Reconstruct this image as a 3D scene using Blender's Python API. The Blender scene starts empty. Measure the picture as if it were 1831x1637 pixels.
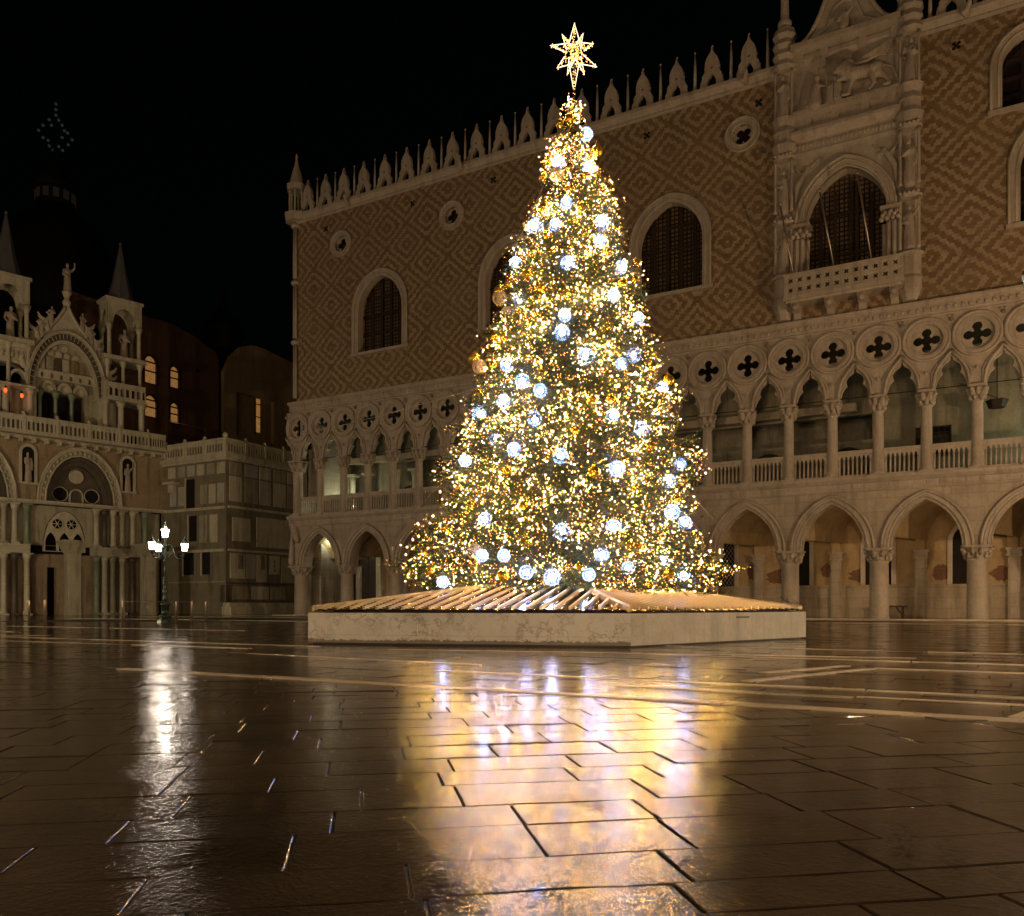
import bpy, bmesh, math, random
import numpy as np
from mathutils import Vector, Matrix
from mathutils.geometry import tessellate_polygon
random.seed(7); RNG = np.random.default_rng(11)
S = bpy.context.scene
C = S.collection
PI = math.pi

# ------------------------------------------------------------------ camera, world, exposure
YAW = math.radians(29.876); CAMP = Vector((40.9, -42.25, 0.6545))
F = 1522.0; CX = 915.5; HY = 1082.1                     # focal length and horizon in pixels of the photograph
cd = bpy.data.cameras.new('camera'); cam = bpy.data.objects.new('camera', cd); C.objects.link(cam)
cd.sensor_fit = 'HORIZONTAL'; cd.sensor_width = 36.0; cd.lens = 36.0 * F / 1831.0
cd.shift_x = 0.0; cd.shift_y = (HY - 818.5) / 1831.0
cd.clip_start = 0.05; cd.clip_end = 1000
cam.location = CAMP; cam.rotation_euler = (PI / 2, 0, YAW); S.camera = cam
w = bpy.data.worlds.new('World'); S.world = w; w.use_nodes = True
nt = w.node_tree; bg = nt.nodes['Background']
sky = nt.nodes.new('ShaderNodeTexSky'); sky.sky_type = 'NISHITA'; sky.sun_disc = False
sky.sun_elevation = math.radians(2.0); sky.sun_rotation = math.radians(200)
nt.links.new(sky.outputs['Color'], bg.inputs['Color']); bg.inputs['Strength'].default_value = 0.0006
S.view_settings.view_transform = 'Standard'; S.view_settings.look = 'None'
S.view_settings.gamma = 1.0; S.view_settings.exposure = 0.0; S.view_settings.use_curve_mapping = False
S.render.engine = 'CYCLES'
S.cycles.use_denoising = True; S.cycles.denoising_prefilter = 'ACCURATE'; S.cycles.use_light_tree = True
S.cycles.max_bounces = 6; S.cycles.diffuse_bounces = 3; S.cycles.glossy_bounces = 4
S.cycles.transmission_bounces = 4; S.cycles.caustics_reflective = True
S.cycles.sample_clamp_indirect = 0.0; S.cycles.sample_clamp_direct = 0
S.cycles.blur_glossy = 0.3

def ray(px, py):
    X = (px - CX) / F; Z = (HY - py) / F; s, c = math.sin(YAW), math.cos(YAW)
    return Vector((c * X - s, s * X + c, Z))
def at(px, py, Y): return CAMP + ray(px, py) * Y          # pixel and depth -> world
def on_v(px, py, v):
    d = ray(px, py); return CAMP + d * ((v - CAMP.y) / d.y)
def on_ground(px, py, z=0.0):
    d = ray(px, py); return CAMP + d * ((z - CAMP.z) / d.z)

# ------------------------------------------------------------------ object helpers
def tag(o, label=None, cat=None, group=None, kind=None):
    if label: o['label'] = label
    if cat: o['category'] = cat
    if group: o['group'] = group
    if kind: o['kind'] = kind
    return o
def empty(name, loc=(0, 0, 0), rz=0.0, parent=None, **kw):
    o = bpy.data.objects.new(name, None); C.objects.link(o); o.location = loc; o.rotation_euler = (0, 0, rz)
    o.empty_display_size = .2; o.parent = parent; tag(o, **kw); return o
def inst(src, name, parent=None, loc=None, rz=None, scale=None):
    o = src.copy(); o.name = name; C.objects.link(o)
    if parent is not None: o.parent = parent
    if loc is not None: o.location = loc
    if rz is not None: o.rotation_euler = (0, 0, rz)
    if scale is not None: o.scale = scale
    return o
def copy_tree(o, parent=None):
    c = o.copy(); C.objects.link(c); c.parent = parent
    for ch in list(o.children): copy_tree(ch, c)
    return c

class MB:
    def __init__(s): s.v = []; s.f = []; s.sm = []
    def add(s, vs, fs, smooth=False):
        b = len(s.v); s.v += [tuple(p) for p in vs]; s.f += [tuple(i + b for i in f) for f in fs]; s.sm += [smooth] * len(fs); return s
    def merge(s, o, M=None):
        vs = [tuple(M @ Vector(p)) for p in o.v] if M else o.v
        b = len(s.v); s.v += vs; s.f += [tuple(i + b for i in f) for f in o.f]; s.sm += o.sm; return s
    def box(s, x0, x1, y0, y1, z0, z1, ch=0.0):
        if ch <= 0:
            vs = [(x, y, z) for z in (z0, z1) for y in (y0, y1) for x in (x0, x1)]
            return s.add(vs, [(0, 2, 3, 1), (4, 5, 7, 6), (0, 1, 5, 4), (2, 6, 7, 3), (0, 4, 6, 2), (1, 3, 7, 5)])
        a = ch
        p = [(x0 + a, y0), (x1 - a, y0), (x1, y0 + a), (x1, y1 - a), (x1 - a, y1), (x0 + a, y1), (x0, y1 - a), (x0, y0 + a)]
        return s.prism(p, z0, z1)
    def prism(s, pts, z0, z1, top=1.0):
        n = len(pts); cx = sum(p[0] for p in pts) / n; cy = sum(p[1] for p in pts) / n
        vs = [(x, y, z0) for x, y in pts] + [(cx + (x - cx) * top, cy + (y - cy) * top, z1) for x, y in pts]
        return s.add(vs, [tuple(reversed(range(n))), tuple(range(n, 2 * n))] + [(i, (i + 1) % n, n + (i + 1) % n, n + i) for i in range(n)])
    def lathe(s, prof, n=12, c=(0, 0, 0), smooth=True, rot=0.0, cap=True):
        vs = []; fs = []
        for r, z in prof:
            for k in range(n):
                a = rot + 2 * PI * k / n; vs.append((c[0] + r * math.cos(a), c[1] + r * math.sin(a), c[2] + z))
        for j in range(len(prof) - 1):
            for k in range(n):
                k2 = (k + 1) % n; fs.append((j * n + k, j * n + k2, (j + 1) * n + k2, (j + 1) * n + k))
        s.add(vs, fs, smooth)
        if cap:
            m = len(prof) - 1
            s.add([vs[k] for k in range(n)], [tuple(reversed(range(n)))]); s.add([vs[m * n + k] for k in range(n)], [tuple(range(n))])
        return s
    def tube(s, pts, r, n=6, smooth=True, closed=False):
        P = [Vector(p) for p in pts]; m = len(P); vs = []; fs = []
        R = r if isinstance(r, (list, tuple)) else [r] * m
        for i in range(m):
            a = P[(i - 1) % m] if (closed or i > 0) else P[i]; b = P[(i + 1) % m] if (closed or i < m - 1) else P[i]
            d = (b - a)
            if d.length < 1e-9: d = Vector((0, 0, 1))
            d.normalize(); up = Vector((0, 1, 0)) if abs(d.y) < .9 else Vector((1, 0, 0))
            e1 = d.cross(up).normalized(); e2 = d.cross(e1)
            for k in range(n):
                t = 2 * PI * k / n; vs.append(P[i] + (e1 * math.cos(t) + e2 * math.sin(t)) * R[i])
        for i in range(m if closed else m - 1):
            j = (i + 1) % m
            for k in range(n): fs.append((i * n + k, i * n + (k + 1) % n, j * n + (k + 1) % n, j * n + k))
        s.add(vs, fs, smooth)
        if not closed: s.add([vs[k] for k in range(n)], [tuple(range(n))]); s.add([vs[(m - 1) * n + k] for k in range(n)], [tuple(reversed(range(n)))])
        return s
    def plate(s, outer, holes, y0, y1, axis='y', sides=True):
        """polygon with holes in the XZ plane, thickness from y0 (front) to y1 (axis 'x': polygon in YZ, thickness in X)"""
        loops = [outer] + list(holes)
        tri = tessellate_polygon([[Vector((p[0], p[1], 0)) for p in l] for l in loops])
        flat = [p for l in loops for p in l]; n = len(flat)
        mk = (lambda p, t: (p[0], t, p[1])) if axis == 'y' else ((lambda p, t: (t, p[0], p[1])) if axis == 'x' else (lambda p, t: (p[0], p[1], t)))
        vs = [mk(p, y0) for p in flat] + [mk(p, y1) for p in flat]
        fs = [tuple(t) for t in tri] + [tuple(n + i for i in reversed(t)) for t in tri]
        if sides:
            b = 0
            for l in loops:
                m = len(l)
                for i in range(m): fs.append((b + i, b + (i + 1) % m, n + b + (i + 1) % m, n + b + i))
                b += m
        return s.add(vs, fs)
    def band(s, A, B, y0, y1, closed=False):
        """moulding between two paths of the same length (XZ plane)"""
        m = len(A); vs = [(p[0], y0, p[1]) for p in A] + [(p[0], y0, p[1]) for p in B] + [(p[0], y1, p[1]) for p in A] + [(p[0], y1, p[1]) for p in B]
        fs = []
        for i in range(m if closed else m - 1):
            j = (i + 1) % m
            fs += [(i, j, m + j, m + i), (2 * m + i, 2 * m + j, j, i), (m + i, m + j, 3 * m + j, 3 * m + i)]
        return s.add(vs, fs)
    def sphere(s, c, r, n=8, sc=(1, 1, 1)):
        m = max(4, n // 2 + 1); prof = [(r * math.sin(PI * i / m), -r * math.cos(PI * i / m)) for i in range(m + 1)]
        b = MB().lathe([(max(p[0], 1e-4), p[1]) for p in prof], n, cap=False)
        return s.merge(b, Matrix.Translation(c) @ Matrix.Diagonal((*sc, 1)))
    def mesh(s, name, mat=None):
        me = bpy.data.meshes.new(name); me.from_pydata(s.v, [], s.f)
        me.polygons.foreach_set('use_smooth', s.sm)
        if mat: me.materials.append(mat)
        bm = bmesh.new(); bm.from_mesh(me)
        bmesh.ops.remove_doubles(bm, verts=bm.verts, dist=1e-5)
        bmesh.ops.recalc_face_normals(bm, faces=bm.faces); bm.to_mesh(me); bm.free()
        me.update(); return me
    def build(s, name, mat, parent=None, loc=None, rz=None, **kw):
        o = bpy.data.objects.new(name, s.mesh(name, mat)); C.objects.link(o)
        if parent is not None: o.parent = parent
        if loc is not None: o.location = loc
        if rz is not None: o.rotation_euler = (0, 0, rz)
        tag(o, **kw); return o

def blob(caps, vox, decim=None):
    """one continuous carved figure out of tapering limbs [(p, q, rp, rq)], fused by voxel remesh"""
    b = MB()
    for p, q, r0, r1 in caps:
        p, q = Vector(p), Vector(q); L = (q - p).length; n = max(2, int(L / (min(r0, r1) * .5)) + 1)
        for i in range(n):
            t = i / (n - 1); b.sphere(p.lerp(q, t), r0 + (r1 - r0) * t, 8)
    me = bpy.data.meshes.new('t'); me.from_pydata(b.v, [], b.f)
    o = bpy.data.objects.new('t', me); C.objects.link(o)
    m = o.modifiers.new('r', 'REMESH'); m.mode = 'VOXEL'; m.voxel_size = vox; m.use_smooth_shade = True
    sm = o.modifiers.new('s', 'SMOOTH'); sm.iterations = 2
    dg = bpy.context.evaluated_depsgraph_get(); ev = o.evaluated_get(dg)
    out = bpy.data.meshes.new_from_object(ev); C.objects.unlink(o); bpy.data.objects.remove(o)
    return out
def mobj(me, name, mat, parent=None, loc=None, rz=None, scale=None, **kw):
    if not me.materials: me.materials.append(mat)
    o = bpy.data.objects.new(name, me); C.objects.link(o); o.parent = parent
    if loc is not None: o.location = loc
    if rz is not None: o.rotation_euler = (0, 0, rz)
    if scale is not None: o.scale = scale
    tag(o, **kw); return o

def arch(cx, hw, zs, rise, n=10):
    """pointed arch from left spring to right spring"""
    c = (rise * rise - hw * hw) / (2 * hw); R = hw + c; a1 = math.atan2(rise, c) if c > 1e-6 else PI / 2
    L = [(cx + c - R * math.cos(a1 * i / n), zs + R * math.sin(a1 * i / n)) for i in range(n + 1)]
    return L + [(2 * cx - x, z) for x, z in reversed(L[:-1])]
def circ(cx, cz, r, n=20, a0=0.0): return [(cx + r * math.cos(a0 + 2 * PI * i / n), cz + r * math.sin(a0 + 2 * PI * i / n)) for i in range(n)]
def quatrefoil(cx, cz, d, r, n=9, a0=0.0):
    """outline of four lobes of radius r at distance d"""
    pts = []; h = math.acos(max(-1, min(1, (d * math.sin(PI / 4)) / r))) if r > d * math.sin(PI / 4) else 0
    for k in range(4):
        a = a0 + k * PI / 2; half = PI - (PI / 4 + h) if h else PI * .80
        for i in range(n):
            t = a - half + 2 * half * i / (n - 1)
            pts.append((cx + d * math.cos(a) + r * math.cos(t), cz + d * math.sin(a) + r * math.sin(t)))
    return pts

# ------------------------------------------------------------------ materials
class NT:
    def __init__(s, name):
        s.m = bpy.data.materials.new(name); s.m.use_nodes = True; s.t = s.m.node_tree; s.t.nodes.clear()
        s.out = s.t.nodes.new('ShaderNodeOutputMaterial'); s.b = s.t.nodes.new('ShaderNodeBsdfPrincipled')
        s.t.links.new(s.b.outputs[0], s.out.inputs[0])
    def n(s, typ, **kw):
        o = s.t.nodes.new(typ)
        for k, v in kw.items():
            if k in o.inputs: o.inputs[k].default_value = v
            else: setattr(o, k, v)
        return o
    def l(s, a, b): s.t.links.new(a, b)
    def obj(s): return s.n('ShaderNodeTexCoord').outputs['Object']
    def world(s): return s.n('ShaderNodeNewGeometry').outputs['Position']
    def noise(s, vec, scale, detail=4, rough=.55, out='Fac', sc=None):
        if sc is not None:
            m = s.n('ShaderNodeMapping'); m.inputs['Scale'].default_value = sc; s.l(vec, m.inputs[0]); vec = m.outputs[0]
        t = s.n('ShaderNodeTexNoise'); t.inputs['Scale'].default_value = scale; t.inputs['Detail'].default_value = detail; t.inputs['Roughness'].default_value = rough
        s.l(vec, t.inputs['Vector']); return t.outputs[out]
    def ramp(s, fac, stops):
        r = s.n('ShaderNodeValToRGB'); e = r.color_ramp.elements
        while len(e) < len(stops): e.new(.5)
        for i, (p, c) in enumerate(stops):
            e[i].position = p; e[i].color = (*c, 1) if len(c) == 3 else c
        s.l(fac, r.inputs[0]); return r.outputs[0]
    def math(s, op, a, b=None, c=None):
        m = s.n('ShaderNodeMath'); m.operation = op
        for i, x in enumerate((a, b, c)):
            if x is None: continue
            if isinstance(x, (int, float)): m.inputs[i].default_value = x
            else: s.l(x, m.inputs[i])
        return m.outputs[0]
    def mix(s, fac, a, b, mode='MIX'):
        m = s.n('ShaderNodeMix'); m.data_type = 'RGBA'; m.blend_type = mode
        for i, x in zip((0, 6, 7), (fac, a, b)):
            if isinstance(x, (int, float)): m.inputs[i].default_value = x
            elif isinstance(x, tuple): m.inputs[i].default_value = (*x, 1) if len(x) == 3 else x
            else: s.l(x, m.inputs[i])
        return m.outputs[2]
    def bump(s, h, strength=.3, dist=.02):
        b = s.n('ShaderNodeBump'); b.inputs['Strength'].default_value = strength; b.inputs['Distance'].default_value = dist
        s.l(h, b.inputs['Height']); s.l(b.outputs[0], s.b.inputs['Normal']); return b
    def col(s, c):
        if isinstance(c, tuple): s.b.inputs['Base Color'].default_value = (*c, 1)
        else: s.l(c, s.b.inputs['Base Color'])
        return s
    def set(s, **kw):
        for k, v in kw.items():
            k = k.replace('_', ' ')
            if isinstance(v, (int, float, tuple)): s.b.inputs[k].default_value = v
            else: s.l(v, s.b.inputs[k])
        return s

def stone(name, c1, c2, c3, rough=.7, joints=None, streak=.5, bump=.25, scale=1.0):
    m = NT(name); v = m.world()
    a = m.noise(v, .9 * scale, 6, .65); b = m.noise(v, 7 * scale, 5, .6); st = m.noise(v, 1.2, 5, .6, sc=(2.2, 2.2, .25))
    c = m.ramp(a, [(.25, c1), (.55, c2), (.8, c3)])
    c = m.mix(m.math('MULTIPLY', m.ramp(b, [(.35, (0, 0, 0)), (.75, (1, 1, 1))]), .35), c, tuple(x * .55 for x in c1))
    c = m.mix(m.math('MULTIPLY', m.ramp(st, [(.5, (0, 0, 0)), (.72, (1, 1, 1))]), streak), c, tuple(x * .42 for x in c1))
    h = m.noise(v, 14 * scale, 6, .65)
    if joints:
        br = m.n('ShaderNodeTexBrick'); br.inputs['Scale'].default_value = 1.0; br.inputs['Mortar Size'].default_value = .012
        br.inputs['Brick Width'].default_value = joints[0]; br.inputs['Row Height'].default_value = joints[1]; br.inputs['Mortar Smooth'].default_value = .3
        br.inputs['Color1'].default_value = (1, 1, 1, 1); br.inputs['Color2'].default_value = (.72, .72, .72, 1); br.inputs['Mortar'].default_value = (.25, .25, .25, 1)
        mp = m.n('ShaderNodeCombineXYZ'); sp = m.n('ShaderNodeSeparateXYZ'); m.l(v, sp.inputs[0])
        m.l(m.math('ADD', sp.outputs[0], sp.outputs[1]), mp.inputs[0]); m.l(sp.outputs[2], mp.inputs[1]); m.l(mp.outputs[0], br.inputs['Vector'])
        c = m.mix(.5, c, br.outputs['Color'], 'MULTIPLY')
        h = m.math('SUBTRACT', m.math('MULTIPLY', h, .5), br.outputs['Fac'])
    m.col(c).set(Roughness=rough); m.bump(h, bump, .03); return m.m

M = {}
M['istrian'] = stone('istrian_stone', (.36, .31, .25), (.47, .41, .34), (.55, .49, .41), .62)
M['istrian_ashlar'] = stone('istrian_ashlar', (.34, .29, .23), (.45, .39, .31), (.52, .46, .38), .62, joints=(1.3, .62), streak=.6)
M['capital'] = stone('carved_stone', (.33, .28, .23), (.46, .4, .33), (.52, .46, .38), .6, scale=2, bump=.5)
M['plaster'] = stone('arcade_plaster', (.34, .24, .12), (.42, .31, .17), (.3, .2, .1), .8, streak=.5)
M['dado'] = stone('dado_blocks', (.33, .28, .2), (.42, .35, .26), (.28, .23, .16), .65, joints=(1.1, .52), streak=.7)
M['basilica'] = stone('grey_marble_facing', (.30, .29, .21), (.42, .4, .3), (.48, .46, .36), .55, streak=.85)
M['basilica_pale'] = stone('pale_marble', (.46, .44, .33), (.6, .57, .45), (.66, .63, .52), .5, streak=.6)
M['basilica_brown'] = stone('brown_veined_marble', (.24, .19, .12), (.36, .28, .18), (.3, .25, .17), .5, streak=.95)
M['dim_stone'] = stone('dimmed_stone', (.17, .155, .105), (.24, .22, .155), (.3, .27, .2), .6, streak=.8)  # tone lowered to paint in interior shade and darker panel gaps
M['green_marble'] = stone('green_column_marble', (.18, .24, .16), (.26, .33, .23), (.22, .28, .2), .4, streak=.3)
M['dark_marble'] = stone('dark_marble', (.07, .06, .045), (.11, .09, .065), (.14, .12, .09), .45)
M['lead'] = stone('dull_lead', (.09, .09, .1), (.12, .12, .13), (.15, .15, .15), .55)
M['night_lead'] = stone('night_dark_lead', (.014, .014, .016), (.02, .02, .022), (.03, .03, .03), .7)  # darkness of the night put into the lead colour, for the domes
M['red_brick'] = stone('far_brick', (.16, .08, .05), (.22, .12, .07), (.19, .1, .06), .85, joints=(.3, .09), streak=.5)
def plain(name, c, rough=.5, metal=0.0, **kw):
    m = NT(name); v = m.obj(); a = m.noise(v, 6, 4)
    m.col(m.mix(m.math('MULTIPLY', a, .7), c, tuple(x * .6 for x in c))).set(Roughness=rough, Metallic=metal, **kw)
    m.bump(m.noise(v, 25, 3), .08, .01); return m.m
M['dark_wood'] = plain('dark_wood', (.035, .022, .014), .45)
M['iron'] = plain('black_iron', (.02, .025, .022), .38, .6)
M['green_iron'] = plain('green_bronze', (.065, .09, .075), .35, .6)
M['steel'] = plain('brushed_steel', (.6, .5, .42), .35, .8)
M['wire'] = plain('steel_wire', (.55, .52, .45), .4, .6)
M['gold'] = plain('gold_bauble', (1.0, .62, .07), .22, .75)
M['wicker'] = plain('pale_wicker', (.6, .5, .33), .6)
M['white_wire'] = plain('white_frame_wire', (.6, .65, .75), .4)
M['bark'] = plain('fir_bark', (.1, .065, .04), .85)
M['void'] = plain('painted_dark', (.008, .006, .005), .9)  # near-black colour stands in for darkness in rooms, holes and gaps
M['tie_rod'] = plain('iron_tie_rod', (.03, .02, .015), .6, .5)
def glass_dark():
    m = NT('window_glass'); v = m.obj(); n1 = m.noise(v, 3.0, 3)
    m.col(m.mix(n1, (.03, .018, .014), (.012, .009, .01))).set(Roughness=.18); m.bump(m.noise(v, 5, 2), .25, .02); return m.m
M['glass'] = glass_dark()
def leaded():
    # flat leaded glazing: small round panes read as a fine grid
    m = NT('leaded_glass'); v = m.obj(); sp = m.n('ShaderNodeSeparateXYZ'); m.l(v, sp.inputs[0])
    fx = m.math('ABSOLUTE', m.math('SUBTRACT', m.math('FRACT', m.math('MULTIPLY', sp.outputs[0], 4.5)), .5))
    fz = m.math('ABSOLUTE', m.math('SUBTRACT', m.math('FRACT', m.math('MULTIPLY', sp.outputs[2], 4.5)), .5))
    g = m.math('GREATER_THAN', m.math('MAXIMUM', fx, fz), .34)
    nn = m.noise(v, 2.0, 3)
    m.col(m.mix(g, m.mix(nn, (.2, .135, .085), (.06, .04, .026)), (.012, .01, .008))).set(Roughness=.3); m.bump(m.noise(v, 12, 2), .3, .02); return m.m
M['leaded'] = leaded()
def emis(name, c, st, base=(0.0, 0.0, 0.0)):
    m = NT(name); m.col(base).set(Emission_Color=(*c, 1), Emission_Strength=st, Roughness=.5); return m.m
M['bulb'] = emis('warm_fairy_light', (1.0, .49, .09), 1150.0)
M['bulb_white'] = emis('pale_fairy_light', (1.0, .66, .32), 900.0)
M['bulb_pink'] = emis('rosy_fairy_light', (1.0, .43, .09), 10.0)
M['blue_led'] = emis('blue_led', (.20, .42, 1.0), 3.6); M['white_led'] = emis('blue_white_led', (.34, .46, 1.0), 120.0)
M['star_tube'] = emis('star_light_rope', (1.0, .72, .45), 3.2)
M['star_bulb'] = emis('golden_star_light', (1.0, .5, .12), 6.0)
M['lantern'] = emis('lantern_glass', (1.0, .82, .66), 22.0)
M['lit_pane'] = None
def litpane():
    m = NT('lit_window_glass'); v = m.obj(); n1 = m.noise(v, 5, 3, .7)
    vo = m.n('ShaderNodeTexVoronoi'); vo.inputs['Scale'].default_value = 5.0; m.l(v, vo.inputs['Vector'])
    c = m.mix(vo.outputs['Distance'], (1.0, .52, .16), (.55, .24, .06))
    m.col((.02, .01, .01)).set(Emission_Color=m.mix(n1, c, (.45, .2, .06)), Emission_Strength=.36, Roughness=.4); return m.m
M['lit_pane'] = litpane()
M['dim_dot'] = emis('dim_cross_light', (.8, 1.0, .7), .018)
M['red_lamp'] = emis('red_votive_lamp', (1.0, .06, .01), 4.0)

def lozenge():
    """Doge wall: rose and cream blocks laid in nested diamonds"""
    m = NT('lozenge_brick_wall'); v = m.world()
    wob = m.n('ShaderNodeVectorMath'); wob.operation = 'MULTIPLY_ADD'; m.l(m.noise(v, .8, 3, .6, out='Color'), wob.inputs[0]); wob.inputs[1].default_value = (.22, 0, .22); m.l(v, wob.inputs[2])
    sp = m.n('ShaderNodeSeparateXYZ'); m.l(wob.outputs[0], sp.inputs[0])
    bx, bz = .145, .125
    iz = m.math('FLOOR', m.math('DIVIDE', sp.outputs[2], bz))
    off = m.math('MULTIPLY', m.math('MODULO', iz, 2.0), .5)
    ix = m.math('FLOOR', m.math('ADD', m.math('DIVIDE', sp.outputs[0], bx), off))
    qx = m.math('MULTIPLY', m.math('SUBTRACT', ix, off), bx); qz = m.math('MULTIPLY', iz, bz)
    A = m.math('FRACT', m.math('ADD', m.math('DIVIDE', qx, 3.06), m.math('DIVIDE', qz, 2.7)))
    B = m.math('FRACT', m.math('ADD', m.math('SUBTRACT', m.math('DIVIDE', qx, 3.06), m.math('DIVIDE', qz, 2.7)), 40.0))
    d = m.math('MULTIPLY', m.math('MAXIMUM', m.math('ABSOLUTE', m.math('SUBTRACT', A, .5)), m.math('ABSOLUTE', m.math('SUBTRACT', B, .5))), 2.0)
    s = m.math('MULTIPLY', m.math('COSINE', m.math('MULTIPLY', m.math('SUBTRACT', 1.0, d), 2 * PI * 2.5)), -1.0)
    jit = m.math('ADD', m.math('MULTIPLY', m.math('SUBTRACT', m.noise(v, 2.2, 4), .5), 1.1), m.math('MULTIPLY', m.math('SUBTRACT', m.noise(v, .35, 2), .5), .9))
    light = m.ramp(m.math('ADD', s, jit), [(.0, (0, 0, 0)), (.35, (1, 1, 1))])
    wn = m.n('ShaderNodeTexWhiteNoise'); wn.noise_dimensions = '2D'; cv = m.n('ShaderNodeCombineXYZ'); m.l(ix, cv.inputs[0]); m.l(iz, cv.inputs[1]); m.l(cv.outputs[0], wn.inputs['Vector'])
    dark = m.mix(wn.outputs['Value'], (.15, .095, .046), (.205, .135, .068)); pale = m.mix(wn.outputs['Value'], (.32, .245, .155), (.40, .31, .205))
    c = m.mix(light, dark, pale)
    st = m.noise(v, .5, 5, .65, sc=(1, 1, .6)); c = m.mix(m.math('MULTIPLY', m.ramp(st, [(.45, (0, 0, 0)), (.75, (1, 1, 1))]), .4), c, (.14, .09, .055))
    c = m.mix(m.math('MULTIPLY', m.ramp(m.noise(v, 3.5, 5, .7), [(.4, (0, 0, 0)), (.8, (1, 1, 1))]), .4), c, (.2, .14, .085))
    fade = m.ramp(m.noise(v, .45, 4, .6), [(.42, (0, 0, 0)), (.68, (1, 1, 1))]); c = m.mix(m.math('MULTIPLY', fade, .38), c, (.27, .195, .115))
    m.col(c).set(Roughness=.78)
    fx = m.math('FRACT', m.math('ADD', m.math('DIVIDE', sp.outputs[0], bx), off)); fz = m.math('FRACT', m.math('DIVIDE', sp.outputs[2], bz))
    mort = m.math('MAXIMUM', m.math('GREATER_THAN', fx, .92), m.math('GREATER_THAN', fz, .9))
    m.bump(m.math('SUBTRACT', m.math('ADD', m.noise(v, 9, 4), m.math('MULTIPLY', wn.outputs['Value'], .8)), mort), .35, .02); return m.m
M['lozenge'] = lozenge()

def wet_stone(name, c1, c2, bump=.34, rough=(.035, .16), coords='world', joints=None):
    m = NT(name); v = m.world(); ri = m.n('ShaderNodeNewGeometry').outputs['Random Per Island']
    n1 = m.noise(v, 1.1, 6, .65); n2 = m.noise(v, 18, 6, .7)
    c = m.mix(n2, c1, c2); c = m.mix(m.math('MULTIPLY', ri, .55), c, tuple(x * .45 for x in c1))
    c = m.mix(m.math('MULTIPLY', m.ramp(n1, [(.4, (0, 0, 0)), (.66, (1, 1, 1))]), .6), c, tuple(x * 1.7 for x in c2))
    wet = m.ramp(m.math('ADD', m.math('MULTIPLY', m.noise(v, 3.0, 8, .74), .75), m.math('MULTIPLY', ri, .22)), [(.34, (rough[0],) * 3), (.66, (rough[1],) * 3)])
    m.col(c).set(Roughness=wet, IOR=1.45)
    dry = m.ramp(m.noise(v, 2.1, 7, .72), [(.36, (.95,) * 3), (.60, (.52,) * 3)]); m.l(dry, m.b.inputs['Specular IOR Level'])
    gm = m.ramp(m.noise(v, 1.3, 5, .65), [(.42, (.06,) * 3), (.62, (1, 1, 1))])
    h = m.math('ADD', m.math('MULTIPLY', m.noise(v, 4.5, 3, .5), .26), m.math('MULTIPLY', m.math('MULTIPLY', m.noise(v, 60, 4, .7), .42), gm))
    h = m.math('ADD', h, m.math('MULTIPLY', m.noise(v, 16, 3, .55), .13))
    h = m.math('ADD', h, m.math('MULTIPLY', m.ramp(m.noise(v, 38, 3, .6), [(.5, (0, 0, 0)), (.7, (1, 1, 1))]), .10))
    if joints:
        br = m.n('ShaderNodeTexBrick'); br.inputs['Scale'].default_value = 1.0; br.inputs['Mortar Size'].default_value = .014
        br.inputs['Brick Width'].default_value = joints[0]; br.inputs['Row Height'].default_value = joints[1]; m.l(v, br.inputs['Vector'])
        h = m.math('SUBTRACT', h, br.outputs['Fac'])
    m.bump(h, bump, .012); return m.m
M['slab'] = wet_stone('wet_trachyte_slab', (.035, .026, .018), (.062, .047, .033))
M['slab_far'] = wet_stone('wet_far_paving', (.035, .026, .018), (.055, .042, .03), joints=(.9, .38))
M['joint'] = plain('wet_joint_mortar', (.045, .034, .024), .5)
M['band'] = wet_stone('wet_white_istrian_band', (.42, .36, .26), (.55, .47, .34), bump=.15, rough=(.2, .45))
def plinth_mat():
    m = NT('plinth_marble'); v = m.obj(); n1 = m.noise(v, 1.2, 6, .7); n2 = m.noise(v, 2.3, 8, .75)
    vein = m.ramp(m.math('ABSOLUTE', m.math('SUBTRACT', n2, .5)), [(.0, (1, 1, 1)), (.024, (0, 0, 0))])
    gate = m.ramp(m.noise(v, 1.3, 3, .5), [(.40, (0, 0, 0)), (.55, (1, 1, 1))])
    blot = m.ramp(m.noise(v, 3.4, 6, .7), [(.56, (0, 0, 0)), (.78, (1, 1, 1))])
    c = m.ramp(n1, [(.3, (.5, .52, .49)), (.6, (.66, .68, .66)), (.8, (.56, .585, .56))])
    c = m.mix(m.math('MULTIPLY', m.math('MULTIPLY', vein, gate), .75), c, (.12, .09, .06)); c = m.mix(m.math('MULTIPLY', blot, .45), c, (.24, .2, .15))
    sp = m.n('ShaderNodeSeparateXYZ'); m.l(v, sp.inputs[0])
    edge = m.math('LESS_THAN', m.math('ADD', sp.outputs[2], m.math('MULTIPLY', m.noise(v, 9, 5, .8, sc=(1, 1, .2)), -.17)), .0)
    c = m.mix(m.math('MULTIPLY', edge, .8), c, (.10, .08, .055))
    c = m.mix(m.math('MULTIPLY', m.math('LESS_THAN', m.math('ABSOLUTE', m.math('SUBTRACT', sp.outputs[2], .16)), .004), .4), c, (.2, .17, .12))
    m.col(c).set(Roughness=.5); m.bump(m.noise(v, 20, 5), .12, .01); return m.m
M['plinth'] = plinth_mat()
M['plinth_grey'] = stone('plinth_grey_marble', (.38, .39, .35), (.5, .51, .46), (.56, .56, .5), .5, streak=.5, scale=2)
M['slat'] = plain('bronze_slat', (.40, .25, .09), .14, 1.0)
M['batten'] = plain('pale_brass_rib', (.92, .76, .46), .35, .3)
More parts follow.
